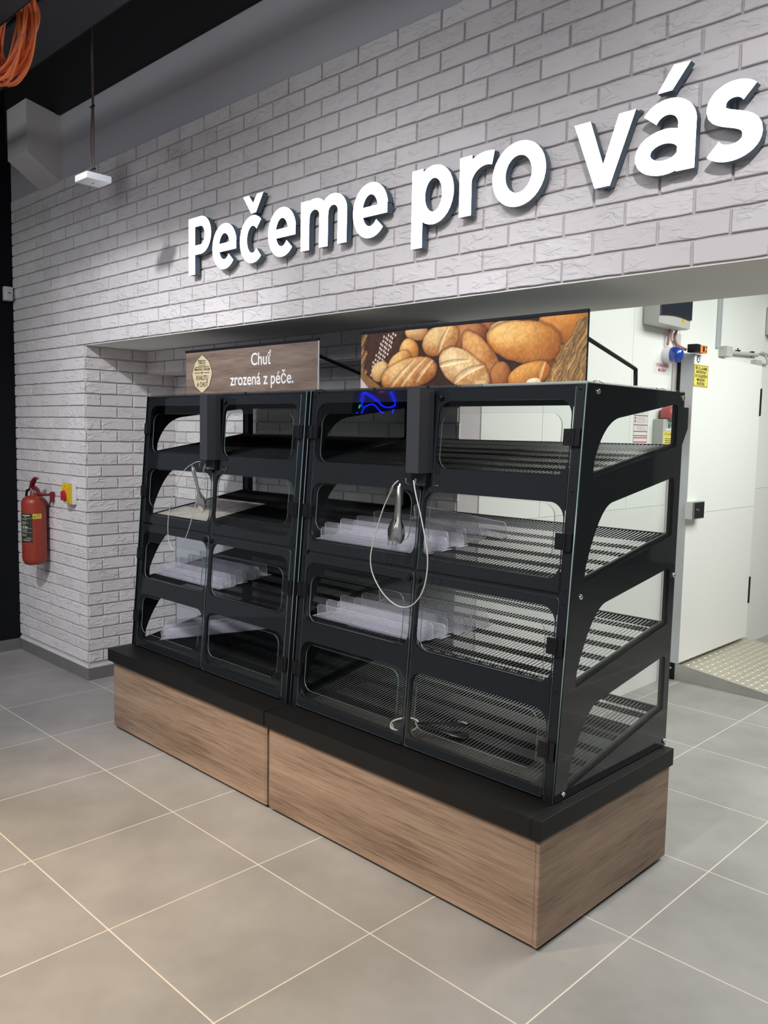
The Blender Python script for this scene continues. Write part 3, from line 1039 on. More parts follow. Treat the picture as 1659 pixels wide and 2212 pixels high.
                return plate('printed_border', loops, 0.0006, [PRINT, METAL])
            o = link('printed_border', cached(('border', side, lev), bd), d); o.location = (0, 0, .0024)
            # hinges (two per door)
            def hm():
                b = MB()
                b.bbox(-.036, -.005, -.027, .027, .003, .012, .0015)
                b.bbox(.005, .024, -.029, .029, .001, .012, .0015)
                b.tube([(0, -.027, .011), (0, .027, .011)], .0065, 10)
                for y in (-.015, .015):
                    b.lathe([(.003, .012), (.0025, .0135)], 8, 'z', (-.018, y, 0))
                return b.mesh('hinge', PLASTIC)
            for zc in ((1.62, 1.286) if lev == 0 else (.948, .610)):
                h = link('hinge', cached('hinge', hm), d)
                xx = .034 if side == 0 else RW - .034
                h.location = (xx, (zc - .44) * SS, 0)
                if side == 0: h.rotation_euler = (0, 0, math.pi)
            # door knob / magnet catch
            def km():
                b = MB(); b.lathe([(.0105, .0), (.0115, .006), (.009, .012), (.003, .014)], 16, 'z'); return b.mesh('knob', PLASTIC, True)
            kx = (XC + .007 + .062, XC - .007 - .062) if lev == 0 else (XC + .007 + .018, XC - .007 - .018)
            kz = 1.755 if lev == 0 else 1.083
            kk = link('knob', cached('knob', km), d)
            kk.location = (kx[0] if side == 1 else kx[1], (kz - .44) * SS, .0026)
    # ---- central holder box on the front, cable plate below
    bx = XC + (0.0)
    def cb():
        b = MB()
        poly = [(-.070, .505), (-.030, .432), (.032, .432), (.038, .476), (.038, .505)]
        b.prism(poly, 1.478 - .44, 1.787 - .44, 'z')
        return b.mesh('tong_holder_box', BOXM)
    hb = add('tong_holder_box', cached('cbox', cb), (bx, 0, 0))
    def cb2():
        b = MB(); b.bbox(-.034, .036, .470, .492, 1.428 - .44, 1.479 - .44, .002)
        return b.mesh('hook_plate', METAL)
    hp = link('hook_plate', cached('cbox2', cb2), hb)
    def hk():
        b = MB()
        b.tube([(0, .470, .995), (0, .44, .997), (0, .428, 1.000), (0, .424, 1.006), (0, .424, 1.012)], .0022, 8)
        b.tube([(.0, .424, 1.012), (.0, .424, 1.019)], .004, 8)
        return b.mesh('hook', CHROME, True)
    link('hook', cached('hook', hk), hb, (-.02, 0, 0)); link('hook', cached('hook', hk), hb, (.028, 0, 0))
    # ---- roof, rear frame
    def rm():
        b = MB()
        b.bbox(.011, RW - .011, .545, 1.19, 1.783 - .44, 1.792 - .44, .002)
        b.bbox(.011, RW - .011, .530, .550, 1.752 - .44, 1.792 - .44, .002)
        return b.mesh('roof_panel', METAL)
    rp = add('roof_panel', cached('roof', rm))
    def rgl():
        b = MB(); b.bbox(.001, RW - .001, .517, 1.199, 1.7955 - .44, 1.8000 - .44, .0012); return b.mesh('roof_glass', [GLASS])
    add('roof_glass', cached('rg', rgl))
    for y in (.56, .60):
        pass
    def sm():
        b = MB()
        b.bbox(.011, .052, 1.150, 1.186, .004, 1.783 - .44, .002)
        return b.mesh('rear_post', METAL)
    add('rear_post', cached('rear', sm))
    def sm2():
        b = MB(); b.bbox(RW - .024, RW - .011, 1.150, 1.186, .004, 1.783 - .44, .002)
        return b.mesh('rear_post', METAL)
    add('rear_post', cached('rear2', sm2))
    def rr():
        b = MB(); b.bbox(.052, RW - .025, 1.160, 1.184, 1.750 - .44, 1.782 - .44, .002)
        return b.mesh('rear_rail', METAL)
    add('rear_rail', cached('rrail', rr))
    add('rear_rail', cached('rrail', rr), (0, 0, -1.305))
    # mid post at the back (hidden rail the wires lean on)
    # ---- shelves
    for k in range(4):
        A, Bq = OPEN[k][0], OPEN[k][1]
        sl = (Bq[1] - A[1]) / (Bq[0] - A[0])
        y0, y1 = A[0] - .028, 1.145
        zf = lambda y, k=k, A=A, sl=sl: A[1] + sl * (y - A[0]) - .44 + .004
        xa, xb = .0125, RW - .0125
        def fr(k=k, y0=y0, y1=y1, zf=zf):
            b = MB()
            # front rail, rear rail and the two side rails
            def bar(ya, yb, h0, h1, x_0, x_1):
                b.add([(x_0, ya, zf(ya) + h0), (x_1, ya, zf(ya) + h0), (x_1, yb, zf(yb) + h0), (x_0, yb, zf(yb) + h0),
                       (x_0, ya, zf(ya) + h1), (x_1, ya, zf(ya) + h1), (x_1, yb, zf(yb) + h1), (x_0, yb, zf(yb) + h1)],
                      [(0, 3, 2, 1), (4, 5, 6, 7), (0, 1, 5, 4), (1, 2, 6, 5), (2, 3, 7, 6), (3, 0, 4, 7)])
            bar(y0, y0 + .008, -.020, .006, xa, xb)
            bar(y1 - .008, y1, -.024, .004, xa, xb)
            bar(y0, y1, -.016, .007, xa, xa + .010)
            bar(y0, y1, -.016, .007, xb - .010, xb)
            bar(y0, y1, -.020, -.010, xa + .010, xa + .014)
            bar(y0, y1, -.020, -.010, xb - .014, xb - .010)
            return b.mesh('shelf', METAL)
        shf = add('shelf', cached(('shelf', k), fr))
        def wm(k=k, y0=y0, y1=y1, zf=zf):
            b = MB()
            n = 84
            for i in range(n):
                x = xa + .018 + (xb - xa - .036) * i / (n - 1)
                b.tube([(x, y0 + .006, zf(y0 + .006) + .001), (x, y1 - .005, zf(y1 - .005) + .001)], .0021, 4, cap=False)
            return b.mesh('wire_grid', WIRE, fix=False)
        g = link('wire_grid', cached(('wires', k), wm), shf); g['kind'] = 'stuff'
        # flat cross slats under the wires
        ys = [1.125, 1.068, .962, .870, .764, .665, .575]
        for yc in ys:
            def slm(yc=yc, k=k, zf=zf):
                b = MB()
                h = .017
                b.add([(xa + .012, yc - h, zf(yc - h) - .009), (xb - .012, yc - h, zf(yc - h) - .009), (xb - .012, yc + h, zf(yc + h) - .009), (xa + .012, yc + h, zf(yc + h) - .009),
                       (xa + .012, yc - h, zf(yc - h) - .006), (xb - .012, yc - h, zf(yc - h) - .006), (xb - .012, yc + h, zf(yc + h) - .006), (xa + .012, yc + h, zf(yc + h) - .006)],
                      [(0, 3, 2, 1), (4, 5, 6, 7), (0, 1, 5, 4), (1, 2, 6, 5), (2, 3, 7, 6), (3, 0, 4, 7)])
                return b.mesh('slat', SLATM)
            link('slat', cached(('slat', k, yc), slm), shf)
    # floor pan of the rack
    def pan():
        b = MB(); b.bbox(.012, RW - .012, .435, 1.186, .0005, .010, .001); return b.mesh('floor_pan', mat('dark_grey_pan', (0.042, 0.048, 0.048), 0.45))
    add('floor_pan', cached('pan', pan))
    # glass clips on the roof and bracket at the back
    def clip():
        b = MB(); b.tube([(RW - .012, .03, 0), (RW - .012, .0, .006), (RW - .012, -.03, 0)], .0028, 6); return b.mesh('roof_clip', CHROME, True)
    for y in (.60, 1.03):
        link('roof_clip', cached('clip', clip), t, (0, y, 1.800 - .44))
    def brk():
        b = MB(); b.prism([(1.186, 1.74 - .44), (1.262, 1.74 - .44), (1.262, 1.66 - .44), (1.222, 1.60 - .44), (1.186, 1.60 - .44)], RW - .020, RW - .012, 'x')
        for z in (1.715, 1.672, 1.63):
            b.lathe([(.005, RW - .012), (.004, RW - .009)], 8, 'x', (0, 1.205, z - .44), 1)
        return b.mesh('rear_bracket', [METAL, CHROME])
    add('rear_bracket', cached('brk', brk))
    return t


build_rack(0.700, 'left glass-sided black bread rack below the wood-print sign', 0)
build_rack(2.065, 'right glass-sided black bread rack below the bread photo sign', 1)


# ================================================================== SIGNS ON THE RACKS
def txt(parent, s, size, x, y, z, m, off=0.0, rot=ROT_F, name='lettering', align='CENTER', sx=1.0, spacing=1.0):
    me = text_mesh(s, size, name, m, 0.0003, off, align, spacing)
    o = link(name, me, parent, (x, y, z), rot, (sx, 1, 1))
    return o


# wood-print sign
SX0, SX1, SZ0, SZ1, SY = 1.070, 2.095, 1.8005, 2.018, 0.530
ts = empty('wood_print_sign', ((SX0 + SX1) / 2, SY, SZ0), 'dark wood-print sign with gold badge and white Czech slogan on the left rack', 'sign')
ox, oz = (SX0 + SX1) / 2, SZ0
b = MB(); b.bbox(SX0 - ox, SX1 - ox, 0, .005, 0, SZ1 - SZ0 - .011, .001); b.build('board', WOODP, ts)
b = MB(); b.bbox(SX0 - ox - .004, SX1 - ox + .001, -.003, .008, SZ1 - SZ0 - .011, SZ1 - SZ0, .001); b.build('top_rail', METAL, ts)
b = MB(); b.bbox(SX1 - ox, SX1 - ox + .003, -.001, .006, 0, SZ1 - SZ0 - .011, .001); b.build('end_strip', mat('pale_strip', (0.6, 0.6, 0.58), 0.4), ts)
for px in (SX1 - ox - .009, SX0 - ox + .03):
    b = MB(); b.tube([(px, .010, .145), (px, .345, .064), (px, .350, .003)], .008, 4)
    b.build('support_arm', METAL, ts)
txt(ts, 'Chuť', 0.080, 1.697 - ox, -.0008, 1.947 - oz, WTXT, 0.0008, sx=0.93)
txt(ts, 'zrozená z péče.', 0.080, 1.697 - ox, -.0008, 1.858 - oz, WTXT, 0.0008, sx=0.935)
# badge
bx, bz = 1.217 - ox, 1.899 - oz
bp = [(0, .092), (.03, .075), (.062, .055), (.072, .035), (.088, .0), (.084, -.012), (.062, -.062), (.04, -.073), (.006, -.094), (-.006, -.094), (-.04, -.073), (-.062, -.062), (-.084, -.012), (-.088, 0), (-.072, .035), (-.062, .055), (-.03, .075)]
bo = MB(); bo.prism([(bx + p[0] * 1.05, bz + p[1] * 1.04) for p in bp], -.0006, .002, 'y'); bg = bo.build('badge_outline', INK, ts)
bo = MB(); bo.prism([(bx + p[0], bz + p[1]) for p in bp], -.0014, .001, 'y'); bg = bo.build('gold_badge', GOLD, ts)
txt(bg, 'TESCO', 0.026, bx - .003, -.0018, bz + .056, INK, 0.0006, sx=0.85)
txt(bg, 'PŘIPRAVENO S DŮRAZEM', 0.0165, bx, -.0018, bz + .020, INK, 0.0002, sx=0.72)
txt(bg, 'NA', 0.015, bx, -.0018, bz + .004, INK, 0.0002)
txt(bg, 'KVALITU', 0.033, bx + .002, -.0018, bz - .022, INK, 0.0004, sx=0.80)
txt(bg, 'A CHUŤ', 0.033, bx + .004, -.0018, bz - .055, INK, 0.0004, sx=0.80)
b = MB()
b.box(bx - .062, bx + .062, -.0020, -.0014, bz + .031, bz + .034)
b.box(bx - .066, bx - .016, -.0020, -.0014, bz + .0025, bz + .0055); b.box(bx + .016, bx + .066, -.0020, -.0014, bz + .0025, bz + .0055)
for i in range(5):
    x = bx - .030 + i * .0135
    b.add([(x, -.0019, bz + .038), (x + .009, -.0019, bz + .038), (x + .011, -.0019, bz + .042), (x + .002, -.0019, bz + .042)], [(0, 1, 2, 3)])
b.build('badge_rule', INK, bg)

# bread photograph sign : flat print carried as colour on a fine sheet
BW, BH = 1.032, 0.2135


def bread_picture(nx, nz):
    u, v = np.meshgrid(np.linspace(0, BW, nx), np.linspace(0, BH, nz))
    r = np.random.RandomState(3)
    def noise(sx, sz, seed):
        rr = np.random.RandomState(seed)
        gx, gz = int(BW / sx) + 3, int(BH / sz) + 3
        g = rr.rand(gz, gx)
        fx, fz = u / sx, v / sz
        ix, iz = fx.astype(int), fz.astype(int)
        tx, tz = fx - ix, fz - iz
        tx = tx * tx * (3 - 2 * tx); tz = tz * tz * (3 - 2 * tz)
        return (g[iz, ix] * (1 - tx) + g[iz, ix + 1] * tx) * (1 - tz) + (g[iz + 1, ix] * (1 - tx) + g[iz + 1, ix + 1] * tx) * tz
    img = np.zeros((nz, nx, 3)) + np.array([40, 20, 12.])
    n1 = noise(.03, .03, 1); n2 = noise(.008, .008, 2); n3 = noise(.1, .08, 3)
    img += (n1 * 22)[..., None] * np.array([1, .6, .4])
    def put(mask, col):
        img[mask] = col[mask] if col.ndim == 3 else col
    # left basket: dark brown shaded weave with light gaps
    m = (u < .235 + .02 * np.sin(v * 60)) & (v > .045)
    c = np.zeros_like(img) + np.array([66, 42, 28.]) + ((n2 - .5) * 20)[..., None]
    put(m, c)
    for i in range(11):
        for j in range(9):
            dx = .058 + i * .0125 + j * .004; dz = .050 + j * .0165 + (i % 2) * .008 + i * .002
            if abs((dx - .12) - (dz - .13) * .55) < .034 and dz < .205:
                d = ((u - dx) / .0042) ** 2 + ((v - dz) / .0056) ** 2
                put(d < 1, np.array([218, 200, 185.]))
    # rim of the left basket, pale wicker strands
    for k in range(16):
        t0 = k / 16
        a = (.002 + t0 * .002, .195 - t0 * .19)
        d = np.abs((v - a[1]) - (u - a[0]) * 1.25)
        m = (u < .024 + .01 * math.sin(k)) & (d < .0052)
        put(m, np.array([150, 112, 70.]) * (0.7 + .5 * (k % 3) / 2) + 0 * img)
    m = (v < .072 - (u - .0) * .62) & (u < .118)
    w1 = np.sin((u * .8 + v) * 520) * np.sin((u * 1.1 - v) * 380)
    c = np.zeros_like(img) + np.array([150, 108, 62.])
    c *= (.62 + .5 * (w1 > -.1) * (.7 + .3 * n1))[..., None]
    put(m, c)
    img[(v < .040 - u * .9)] = np.array([205, 190, 185.])
    def loaf(cx, cz, a, b_, ang, base, dark, light, lx=-.35, lz=.55, taper=0., slashes=(), sp=2.0, flour=0.):
        ca, sa = math.cos(math.radians(ang)), math.sin(math.radians(ang))
        x = (u - cx) * ca + (v - cz) * sa
        y = -(u - cx) * sa + (v - cz) * ca
        bb = b_ * (1 + taper * x / a)
        p = x / a; q = y / bb
        rr = np.abs(p) ** (sp + .4) + np.abs(q) ** sp
        rr = rr + (n1 - .5) * .16 + (n3 - .5) * .16
        m = rr < 1
        hgt = np.sqrt(np.clip(1 - rr, 0, 1))
        # shading baked in the photograph that is printed on this board
        nxw = p * ca - q * sa; nzw = p * sa + q * ca
        lam = np.clip(.58 + .42 * (lx * nxw + lz * nzw) + .28 * hgt, 0, 1.25)
        t = np.clip((lam - .35) / .75, 0, 1)[..., None]
        col = np.array(dark) * (1 - t) + np.array(base) * t
        hi = np.clip((lam - .74) / .34, 0, 1)[..., None] * (.55 + .45 * n3)[..., None]
        col = col * (1 - hi) + np.array(light) * hi
        col = col * (.93 + .14 * n2 + .10 * (n1 - .5))[..., None]
        if flour:
            f = np.clip((n1 * .6 + n2 * .4 - .35) * 2, 0, 1)[..., None] * flour * np.clip(hgt * 1.3, 0, 1)[..., None]
            col = col * (1 - f) + np.array([236, 216, 172.]) * f
        edge = np.clip((rr - .80) / .2, 0, 1)[..., None]
        col = col * (1 - .22 * edge)
        for (s0, tilt, ln) in slashes:
            e_ = (p - s0) - tilt * q - .18 * q * q
            hw = .13 * np.sqrt(np.clip(1 - (q / ln) ** 2, 0, 1))
            mm = np.abs(e_) < hw
            g_ = np.clip((e_[mm] / np.maximum(hw[mm], 1e-4) + 1) / 2, 0, 1)[:, None]
            col[mm] = col[mm] * (.50 + .2 * g_) + np.array([250, 226, 178.]) * (.16 + .34 * g_)
        img[m] = col[m]
        # contact darkness around
        ring = (rr >= 1) & (rr < 1.16)
        img[ring] *= .80
    G, D, Lt = (216, 152, 74.), (136, 74, 28.), (250, 222, 158.)
    loaf(.600, .150, .10, .075, 20, (150, 86, 44.), (70, 30, 14.), (190, 130, 80.))
    loaf(.545, .165, .10, .06, 0, (176, 104, 52.), (84, 36, 16.), (206, 150, 98.))
    loaf(.690, .185, .055, .03, 10, (190, 130, 80.), (90, 48, 24.), (230, 190, 140.))
    loaf(.300, .200, .060, .030, -8, (224, 176, 116.), (150, 96, 54.), Lt)
    loaf(.940, .060, .070, .060, 60, (190, 122, 56.), (96, 46, 18.), (220, 168, 96.))
    loaf(.850, .035, .075, .05, 30, (160, 92, 40.), (80, 36, 14.), (200, 140, 70.))
    loaf(.262, .130, .052, .052, -20, (218, 146, 64.), D, Lt)
    loaf(.110, .062, .052, .040, 15, (232, 190, 128.), (140, 90, 46.), Lt)
    loaf(.210, .090, .07, .04, 30, (226, 160, 80.), D, Lt)
    loaf(.420, .165, .092, .056, 12, (222, 170, 100.), (128, 66, 26.), Lt, slashes=((.1, .5, .8),), flour=.25)
    loaf(.952, .190, .105, .070, -6, (206, 130, 52.), D, (236, 178, 96.))
    loaf(.780, .138, .155, .070, -10, (222, 150, 62.), D, (252, 222, 150.), taper=.18, flour=.12)
    loaf(.612, .092, .125, .052, -47, (200, 132, 62.), (116, 60, 24.), (232, 182, 112.), flour=.18)
    loaf(.262, .048, .150, .058, 8, (218, 150, 76.), (132, 70, 28.), (246, 216, 158.), slashes=((-.35, .6, .85), (.05, .6, .8), (.5, .5, .7)), flour=.42)
    loaf(.700, .020, .045, .055, 20, (168, 100, 48.), (82, 38, 16.), (206, 150, 90.))
    loaf(.532, .052, .130, .064, -28, (226, 184, 122.), (150, 96, 50.), (248, 224, 170.), slashes=((-.5, .7, .7), (.1, .4, .95)), flour=.6)
    loaf(.815, .025, .088, .042, 14, (208, 138, 58.), D, (238, 186, 106.), slashes=((.55, .3, .7),))
    loaf(.835, .000, .030, .014, 5, (244, 222, 186.), (190, 150, 100.), (255, 240, 210.))
    # right basket strands sweeping up
    for k in range(15):
        s0 = k / 14
        # each strand is a curve from the bottom edge to the right edge
        x0, xr = .885 + s0 * .150, .985 + s0 * .085
        tt = np.clip(v / (.19 + .02 * (k % 2)), 0, 1.2)
        cxs = x0 + (xr + .03 - x0) * tt ** (1.1 + .25 * s0) + .004 * np.sin(v * 90 + k)
        wd = .0062 + .002 * (k % 3)
        d = (u - cxs) / wd
        m = (np.abs(d) < 1) & (v < .20)
        sh_ = np.sqrt(np.clip(1 - d ** 2, 0, 1))
        c = (np.array([176, 136, 82.]) * (.8 + .25 * ((k * 7) % 5) / 4))[None, None, :] * (.35 + .65 * sh_)[..., None] * (.85 + .3 * n2)[..., None]
        img[m] = c[m]
    img = np.clip(img, 0, 255) / 255
    lin = np.where(img <= .04045, img / 12.92, ((img + .055) / 1.055) ** 2.4)
    return u, v, lin


nx_, nz_ = 520, 108
U_, V_, PIC = bread_picture(nx_, nz_)
tb = empty('bread_photo_sign', (2.36 + BW / 2, SY, SZ0), 'sign with a photograph of bread rolls in a basket on the right rack', 'sign')
vs = np.stack([U_.ravel() - BW / 2, np.full(U_.size, -.0004), V_.ravel()], 1)
ii = (np.arange(nz_ - 1)[:, None] * nx_ + np.arange(nx_ - 1)[None, :]).ravel()
fs = np.stack([ii, ii + 1, ii + nx_ + 1, ii + nx_], 1)
me = bpy.data.meshes.new('photo_print')
me.from_pydata(vs.tolist(), [], fs.tolist())
ca = me.color_attributes.new('print', 'FLOAT_COLOR', 'POINT')
ca.data.foreach_set('color', np.concatenate([PIC.reshape(-1, 3), np.ones((PIC.shape[0] * PIC.shape[1], 1))], 1).astype(np.float32).ravel())
pm, nt, pb = newmat('printed_bread_photo')
at = nt.nodes.new('ShaderNodeAttribute'); at.attribute_name = 'print'
nt.links.new(at.outputs['Color'], pb.inputs['Base Color'])
pb.inputs['Roughness'].default_value = 0.55
me.materials.append(pm)
link('photo_print', me, tb)
b = MB(); b.bbox(-BW / 2, BW / 2, 0, .005, 0, BH, .001); b.build('board', WHT, tb)
b = MB(); b.bbox(-BW / 2 - .004, BW / 2 + .002, -.003, .008, BH, BH + .011, .001); b.build('top_rail', METAL, tb)
b = MB(); b.bbox(BW / 2, BW / 2 + .003, -.001, .006, 0, BH, .001); b.build('end_strip', METAL, tb)
for px in (BW / 2 - .015, -BW / 2 + .05):
    b = MB(); b.tube([(px, .010, .140), (px, .348, .060), (px, .352, .003)], .008, 4)
    b.build('support_arm', METAL, tb)


# ================================================================== ACRYLIC DIVIDERS, TONGS, CABLES
def divider_mesh(L_, hf, hb_):
    b = MB()
    t_ = .0028
    b.box(-L_ / 2, L_ / 2, -.030, .030, 0, t_)
    # upright fin with rounded ends
    n = 5
    r = .016
    pl = [(-L_ / 2, 0), (L_ / 2, 0)] + [(L_ / 2 - r + r * math.cos(math.radians(a)), hf - r + r * math.sin(math.radians(a))) for a in np.linspace(0, 90, n)] + \
         [(-L_ / 2 + r - r * math.sin(math.radians(a)), hf - r + r * math.cos(math.radians(a))) for a in np.linspace(0, 90, n)]
    b.prism(pl, -.0014, .0014, 'y')
    b2 = b.mesh('divider', [ACRYL, AEDGE])
    for p in b2.polygons:
        n_ = p.normal
        small = p.area < L_ * .006 and not abs(n_.y) > .9
        p.material_index = 1 if small else 0
    return b2


DV = [divider_mesh(.62, .062, .06), divider_mesh(.62, .050, .05)]


def dividers(rack_x, k, items, label, group):
    A, Bq = OPEN[k][0], OPEN[k][1]
    sl = (Bq[1] - A[1]) / (Bq[0] - A[0])
    words = ['frontmost', 'second from the front', 'third from the front', 'fourth from the front', 'fifth from the front', 'sixth from the front', 'seventh from the front', 'rearmost']
    for q_, (x, y, rz, ty, dz, v) in enumerate(items):
        lab = 'clear acrylic divider, %s in the pile on the %s' % (words[q_], label)
        z = A[1] + sl * (y - A[0]) + .0085 + dz
        o = link('acrylic_divider', DV[v])
        o.matrix_world = Matrix.Translation((x, y, z)) @ Matrix.Rotation(math.atan(sl), 4, 'X') @ Matrix.Rotation(rz, 4, 'Z') @ Matrix.Rotation(ty, 4, 'X')
        tag(o, lab, 'shelf divider', group)


def shingle(cx, cy, n, rz=0.0, xs=(), pitch=.0345, tilt=-.125):
    """dividers overlapping like shingles: each front edge rests on the one before"""
    out = []
    for i in range(n):
        dx = xs[i % len(xs)] if xs else 0
        out.append((cx + dx * math.cos(rz) - math.sin(rz) * pitch * i, cy + dx * math.sin(rz) + math.cos(rz) * pitch * i, rz, tilt, .0045, (i * 3 + 1) % 2))
    return out


dividers(0, 1, shingle(2.415, .552, 6, 0, (0, -.012, .035, .012, .06, .045)) + [(2.47, .815, -.03, 0, .001, 0), (2.56, .925, -.20, 0, .001, 0)],
         'right rack second shelf', 'clear dividers, second shelf, right rack')
dividers(0, 2, shingle(2.407, .545, 6, 0, (0, .02, .055, .035, .085, .10)) + [(2.53, .80, -.02, 0, .001, 0)],
         'right rack third shelf', 'clear dividers, third shelf, right rack')
dividers(0, 2, shingle(1.042, .565, 8, 0, (0, .012, .004, .02, .0, .03, .018, .04)),
         'left rack third shelf', 'clear dividers, third shelf, left rack')
dividers(0, 3, shingle(1.065, .725, 5, .76, (0, .01, -.01, .02, .0)),
         'left rack lowest shelf', 'clear dividers, lowest shelf, left rack')

# printed wood sheet lying on the second shelf of the left rack
A, Bq = OPEN[1][0], OPEN[1][1]
sl = (Bq[1] - A[1]) / (Bq[0] - A[0])
b = MB(); b.bbox(-.24, .24, -.19, .19, 0, .002, .0006)
o = b.build('printed_sheet', WOODG, None, False, (.985, .735, A[1] + sl * (.735 - A[0]) + .0085), (math.atan(sl), 0, 0))
tag(o, 'pale wood-grain printed sheet lying on the second shelf of the left rack', 'printed sheet')


def tongs_mesh_arm(mirror, fork):
    """one arm, hanging head down from z=0"""
    b = MB()
    sg = mirror
    secs = []
    Z = [0, -.02, -.05, -.09, -.125, -.15, -.172, -.195, -.212]
    W_ = [.0075, .0095, .0085, .0070, .0080, .0190, .0235, .0210, .0100]
    Dp = [.004, .008, .011, .013, .016, .020, .022, .020, .016]
    vs = []
    nseg = 7
    for z, wd, dp in zip(Z, W_, Dp):
        for i in range(nseg):
            a = -1 + 2 * i / (nseg - 1)
            vs.append((a * wd, sg * (dp - .006 * a * a * (wd / .02)), z))
    fs = [(r_ * nseg + i, r_ * nseg + i + 1, (r_ + 1) * nseg + i + 1, (r_ + 1) * nseg + i) for r_ in range(len(Z) - 1) for i in range(nseg - 1)]
    n0 = len(vs)
    vs2 = [(x, y + sg * .0016, z) for x, y, z in vs]
    b.add(vs + vs2, fs + [tuple(n0 + i for i in reversed(f)) for f in fs] +
          [(r_ * nseg, (r_ + 1) * nseg, n0 + (r_ + 1) * nseg, n0 + r_ * nseg) for r_ in range(len(Z) - 1)] +
          [(r_ * nseg + nseg - 1, n0 + r_ * nseg + nseg - 1, n0 + (r_ + 1) * nseg + nseg - 1, (r_ + 1) * nseg + nseg - 1) for r_ in range(len(Z) - 1)])
    if fork:
        for x in (-.015, 0, .015):
            b.add([(x - .005, sg * .018, -.200), (x + .005, sg * .018, -.200), (x + .0015, sg * .014, -.232), (x - .0015, sg * .014, -.232),
                   (x - .005, sg * .0165, -.200), (x + .005, sg * .0165, -.200), (x + .0015, sg * .0125, -.232), (x - .0015, sg * .0125, -.232)],
                  [(0, 1, 2, 3), (7, 6, 5, 4), (0, 4, 5, 1), (1, 5, 6, 2), (2, 6, 7, 3), (3, 7, 4, 0)])
    return b.mesh('arm', CHROME, True)


ARM = {(m_, f_): tongs_mesh_arm(m_, f_) for m_ in (-1, 1) for f_ in (0, 1)}


def tongs(loc, rot, label, forks, open_=.06):
    t = empty('serving_tongs', loc, label, 'tongs')
    t.rotation_euler = rot
    a = link('arm', ARM[(1, forks[0])], t); a.rotation_euler = (open_, 0, 0)
    a = link('arm', ARM[(-1, forks[1])], t); a.rotation_euler = (-open_, 0, 0)
    b = MB(); b.tube([(0, .006, 0), (0, .004, .008), (0, -.004, .008), (0, -.006, 0)], .0045, 6); b.build('spring_end', CHROME, t, True)
    return t


tongs((1.335, .398, 1.440), (0, math.radians(-14), math.radians(55)), 'shiny steel serving tongs hanging in front of the left rack', (0, 0))
tongs((2.700, .412, 1.428), (0, math.radians(3), math.radians(60)), 'steel scoop-and-fork serving tongs hanging in front of the right rack', (1, 0), .12)


def cable(name, pts, r, label, cat='cable', n=10, loc=(0, 0, 0)):
    # Catmull-Rom through the points
    P = [Vector(p) for p in pts]
    out = []
    for i in range(len(P) - 1):
        p0, p1, p2, p3 = P[max(i - 1, 0)], P[i], P[i + 1], P[min(i + 2, len(P) - 1)]
        for j in range(n):
            t_ = j / n
            out.append(.5 * ((2 * p1) + (-p0 + p2) * t_ + (2 * p0 - 5 * p1 + 4 * p2 - p3) * t_ ** 2 + (-p0 + 3 * p1 - 3 * p2 + p3) * t_ ** 3))
    out.append(P[-1])
    b = MB(); b.tube(out, r, 8)
    o = b.build(name, CABLE, None, True)
    if label: tag(o, label, cat)
    return o


Yc = .418
c1 = cable('wire_rope', [(2.757, .426, 1.452), (2.776, .42, 1.40), (2.815, Yc, 1.29), (2.842, Yc, 1.17), (2.825, Yc, 1.06), (2.770, Yc, .992), (2.700, Yc, .978), (2.625, Yc, 1.010), (2.565, Yc, 1.075), (2.548, Yc, 1.14), (2.565, Yc, 1.215), (2.620, .405, 1.33), (2.668, .395, 1.400), (2.690, .388, 1.430), (2.712, .392, 1.450)], .0024,
           'long wire rope looping down in front of the right rack')
b = MB(); b.tube([(2.668, .394, 1.402), (2.688, .388, 1.427)], .005, 8); b.build('ferrule', CHROME, c1, True)
c2 = cable('wire_rope', [(1.352, .430, 1.468), (1.300, .432, 1.460), (1.22, .425, 1.42), (1.14, .42, 1.33), (1.09, .415, 1.20), (1.09, .41, 1.08), (1.135, .408, 1.015), (1.20, .41, 1.035), (1.27, .412, 1.12), (1.33, .42, 1.27), (1.370, .424, 1.36), (1.393, .426, 1.448)], .0018,
           'thin wire rope looping down in front of the left rack')
b = MB(); b.tube([(1.386, .425, 1.418), (1.390, .426, 1.436)], .004, 8); b.build('ferrule', CHROME, c2, True)
# third tool lying on the lowest shelf with its coiled rope
A, Bq = OPEN[3][0], OPEN[3][1]
sl = (Bq[1] - A[1]) / (Bq[0] - A[0])
zs = lambda y: A[1] + sl * (y - A[0]) + .0105
pts = []
for i in range(46):
    a = math.radians(200 + i * 18)
    r_ = .058 + .002 * math.sin(i)
    x, y = 2.660 + r_ * math.cos(a) * 1.0, .512 + r_ * math.sin(a) * .9
    pts.append((x, y, zs(y) + .0022 + i * .00012))
pts = [(2.640, .470, zs(.470) + .004), (2.628, .480, zs(.48) + .004)] + pts
cable('wire_rope', pts, .0019, 'coiled wire rope lying on the lowest shelf of the right rack', n=3)
t3 = tongs((2.735, .500, zs(.50) + .026), (0, 0, 0), 'dark steel tongs lying on the lowest shelf of the right rack', (0, 0), .04)

t3.matrix_world = Matrix.Translation((2.735, .497, zs(.497) + .034)) @ Matrix.Rotation(math.atan(sl), 4, 'X') @ Matrix.Rotation(math.radians(-72), 4, 'Z') @ Matrix.Rotation(math.radians(90), 4, 'X')
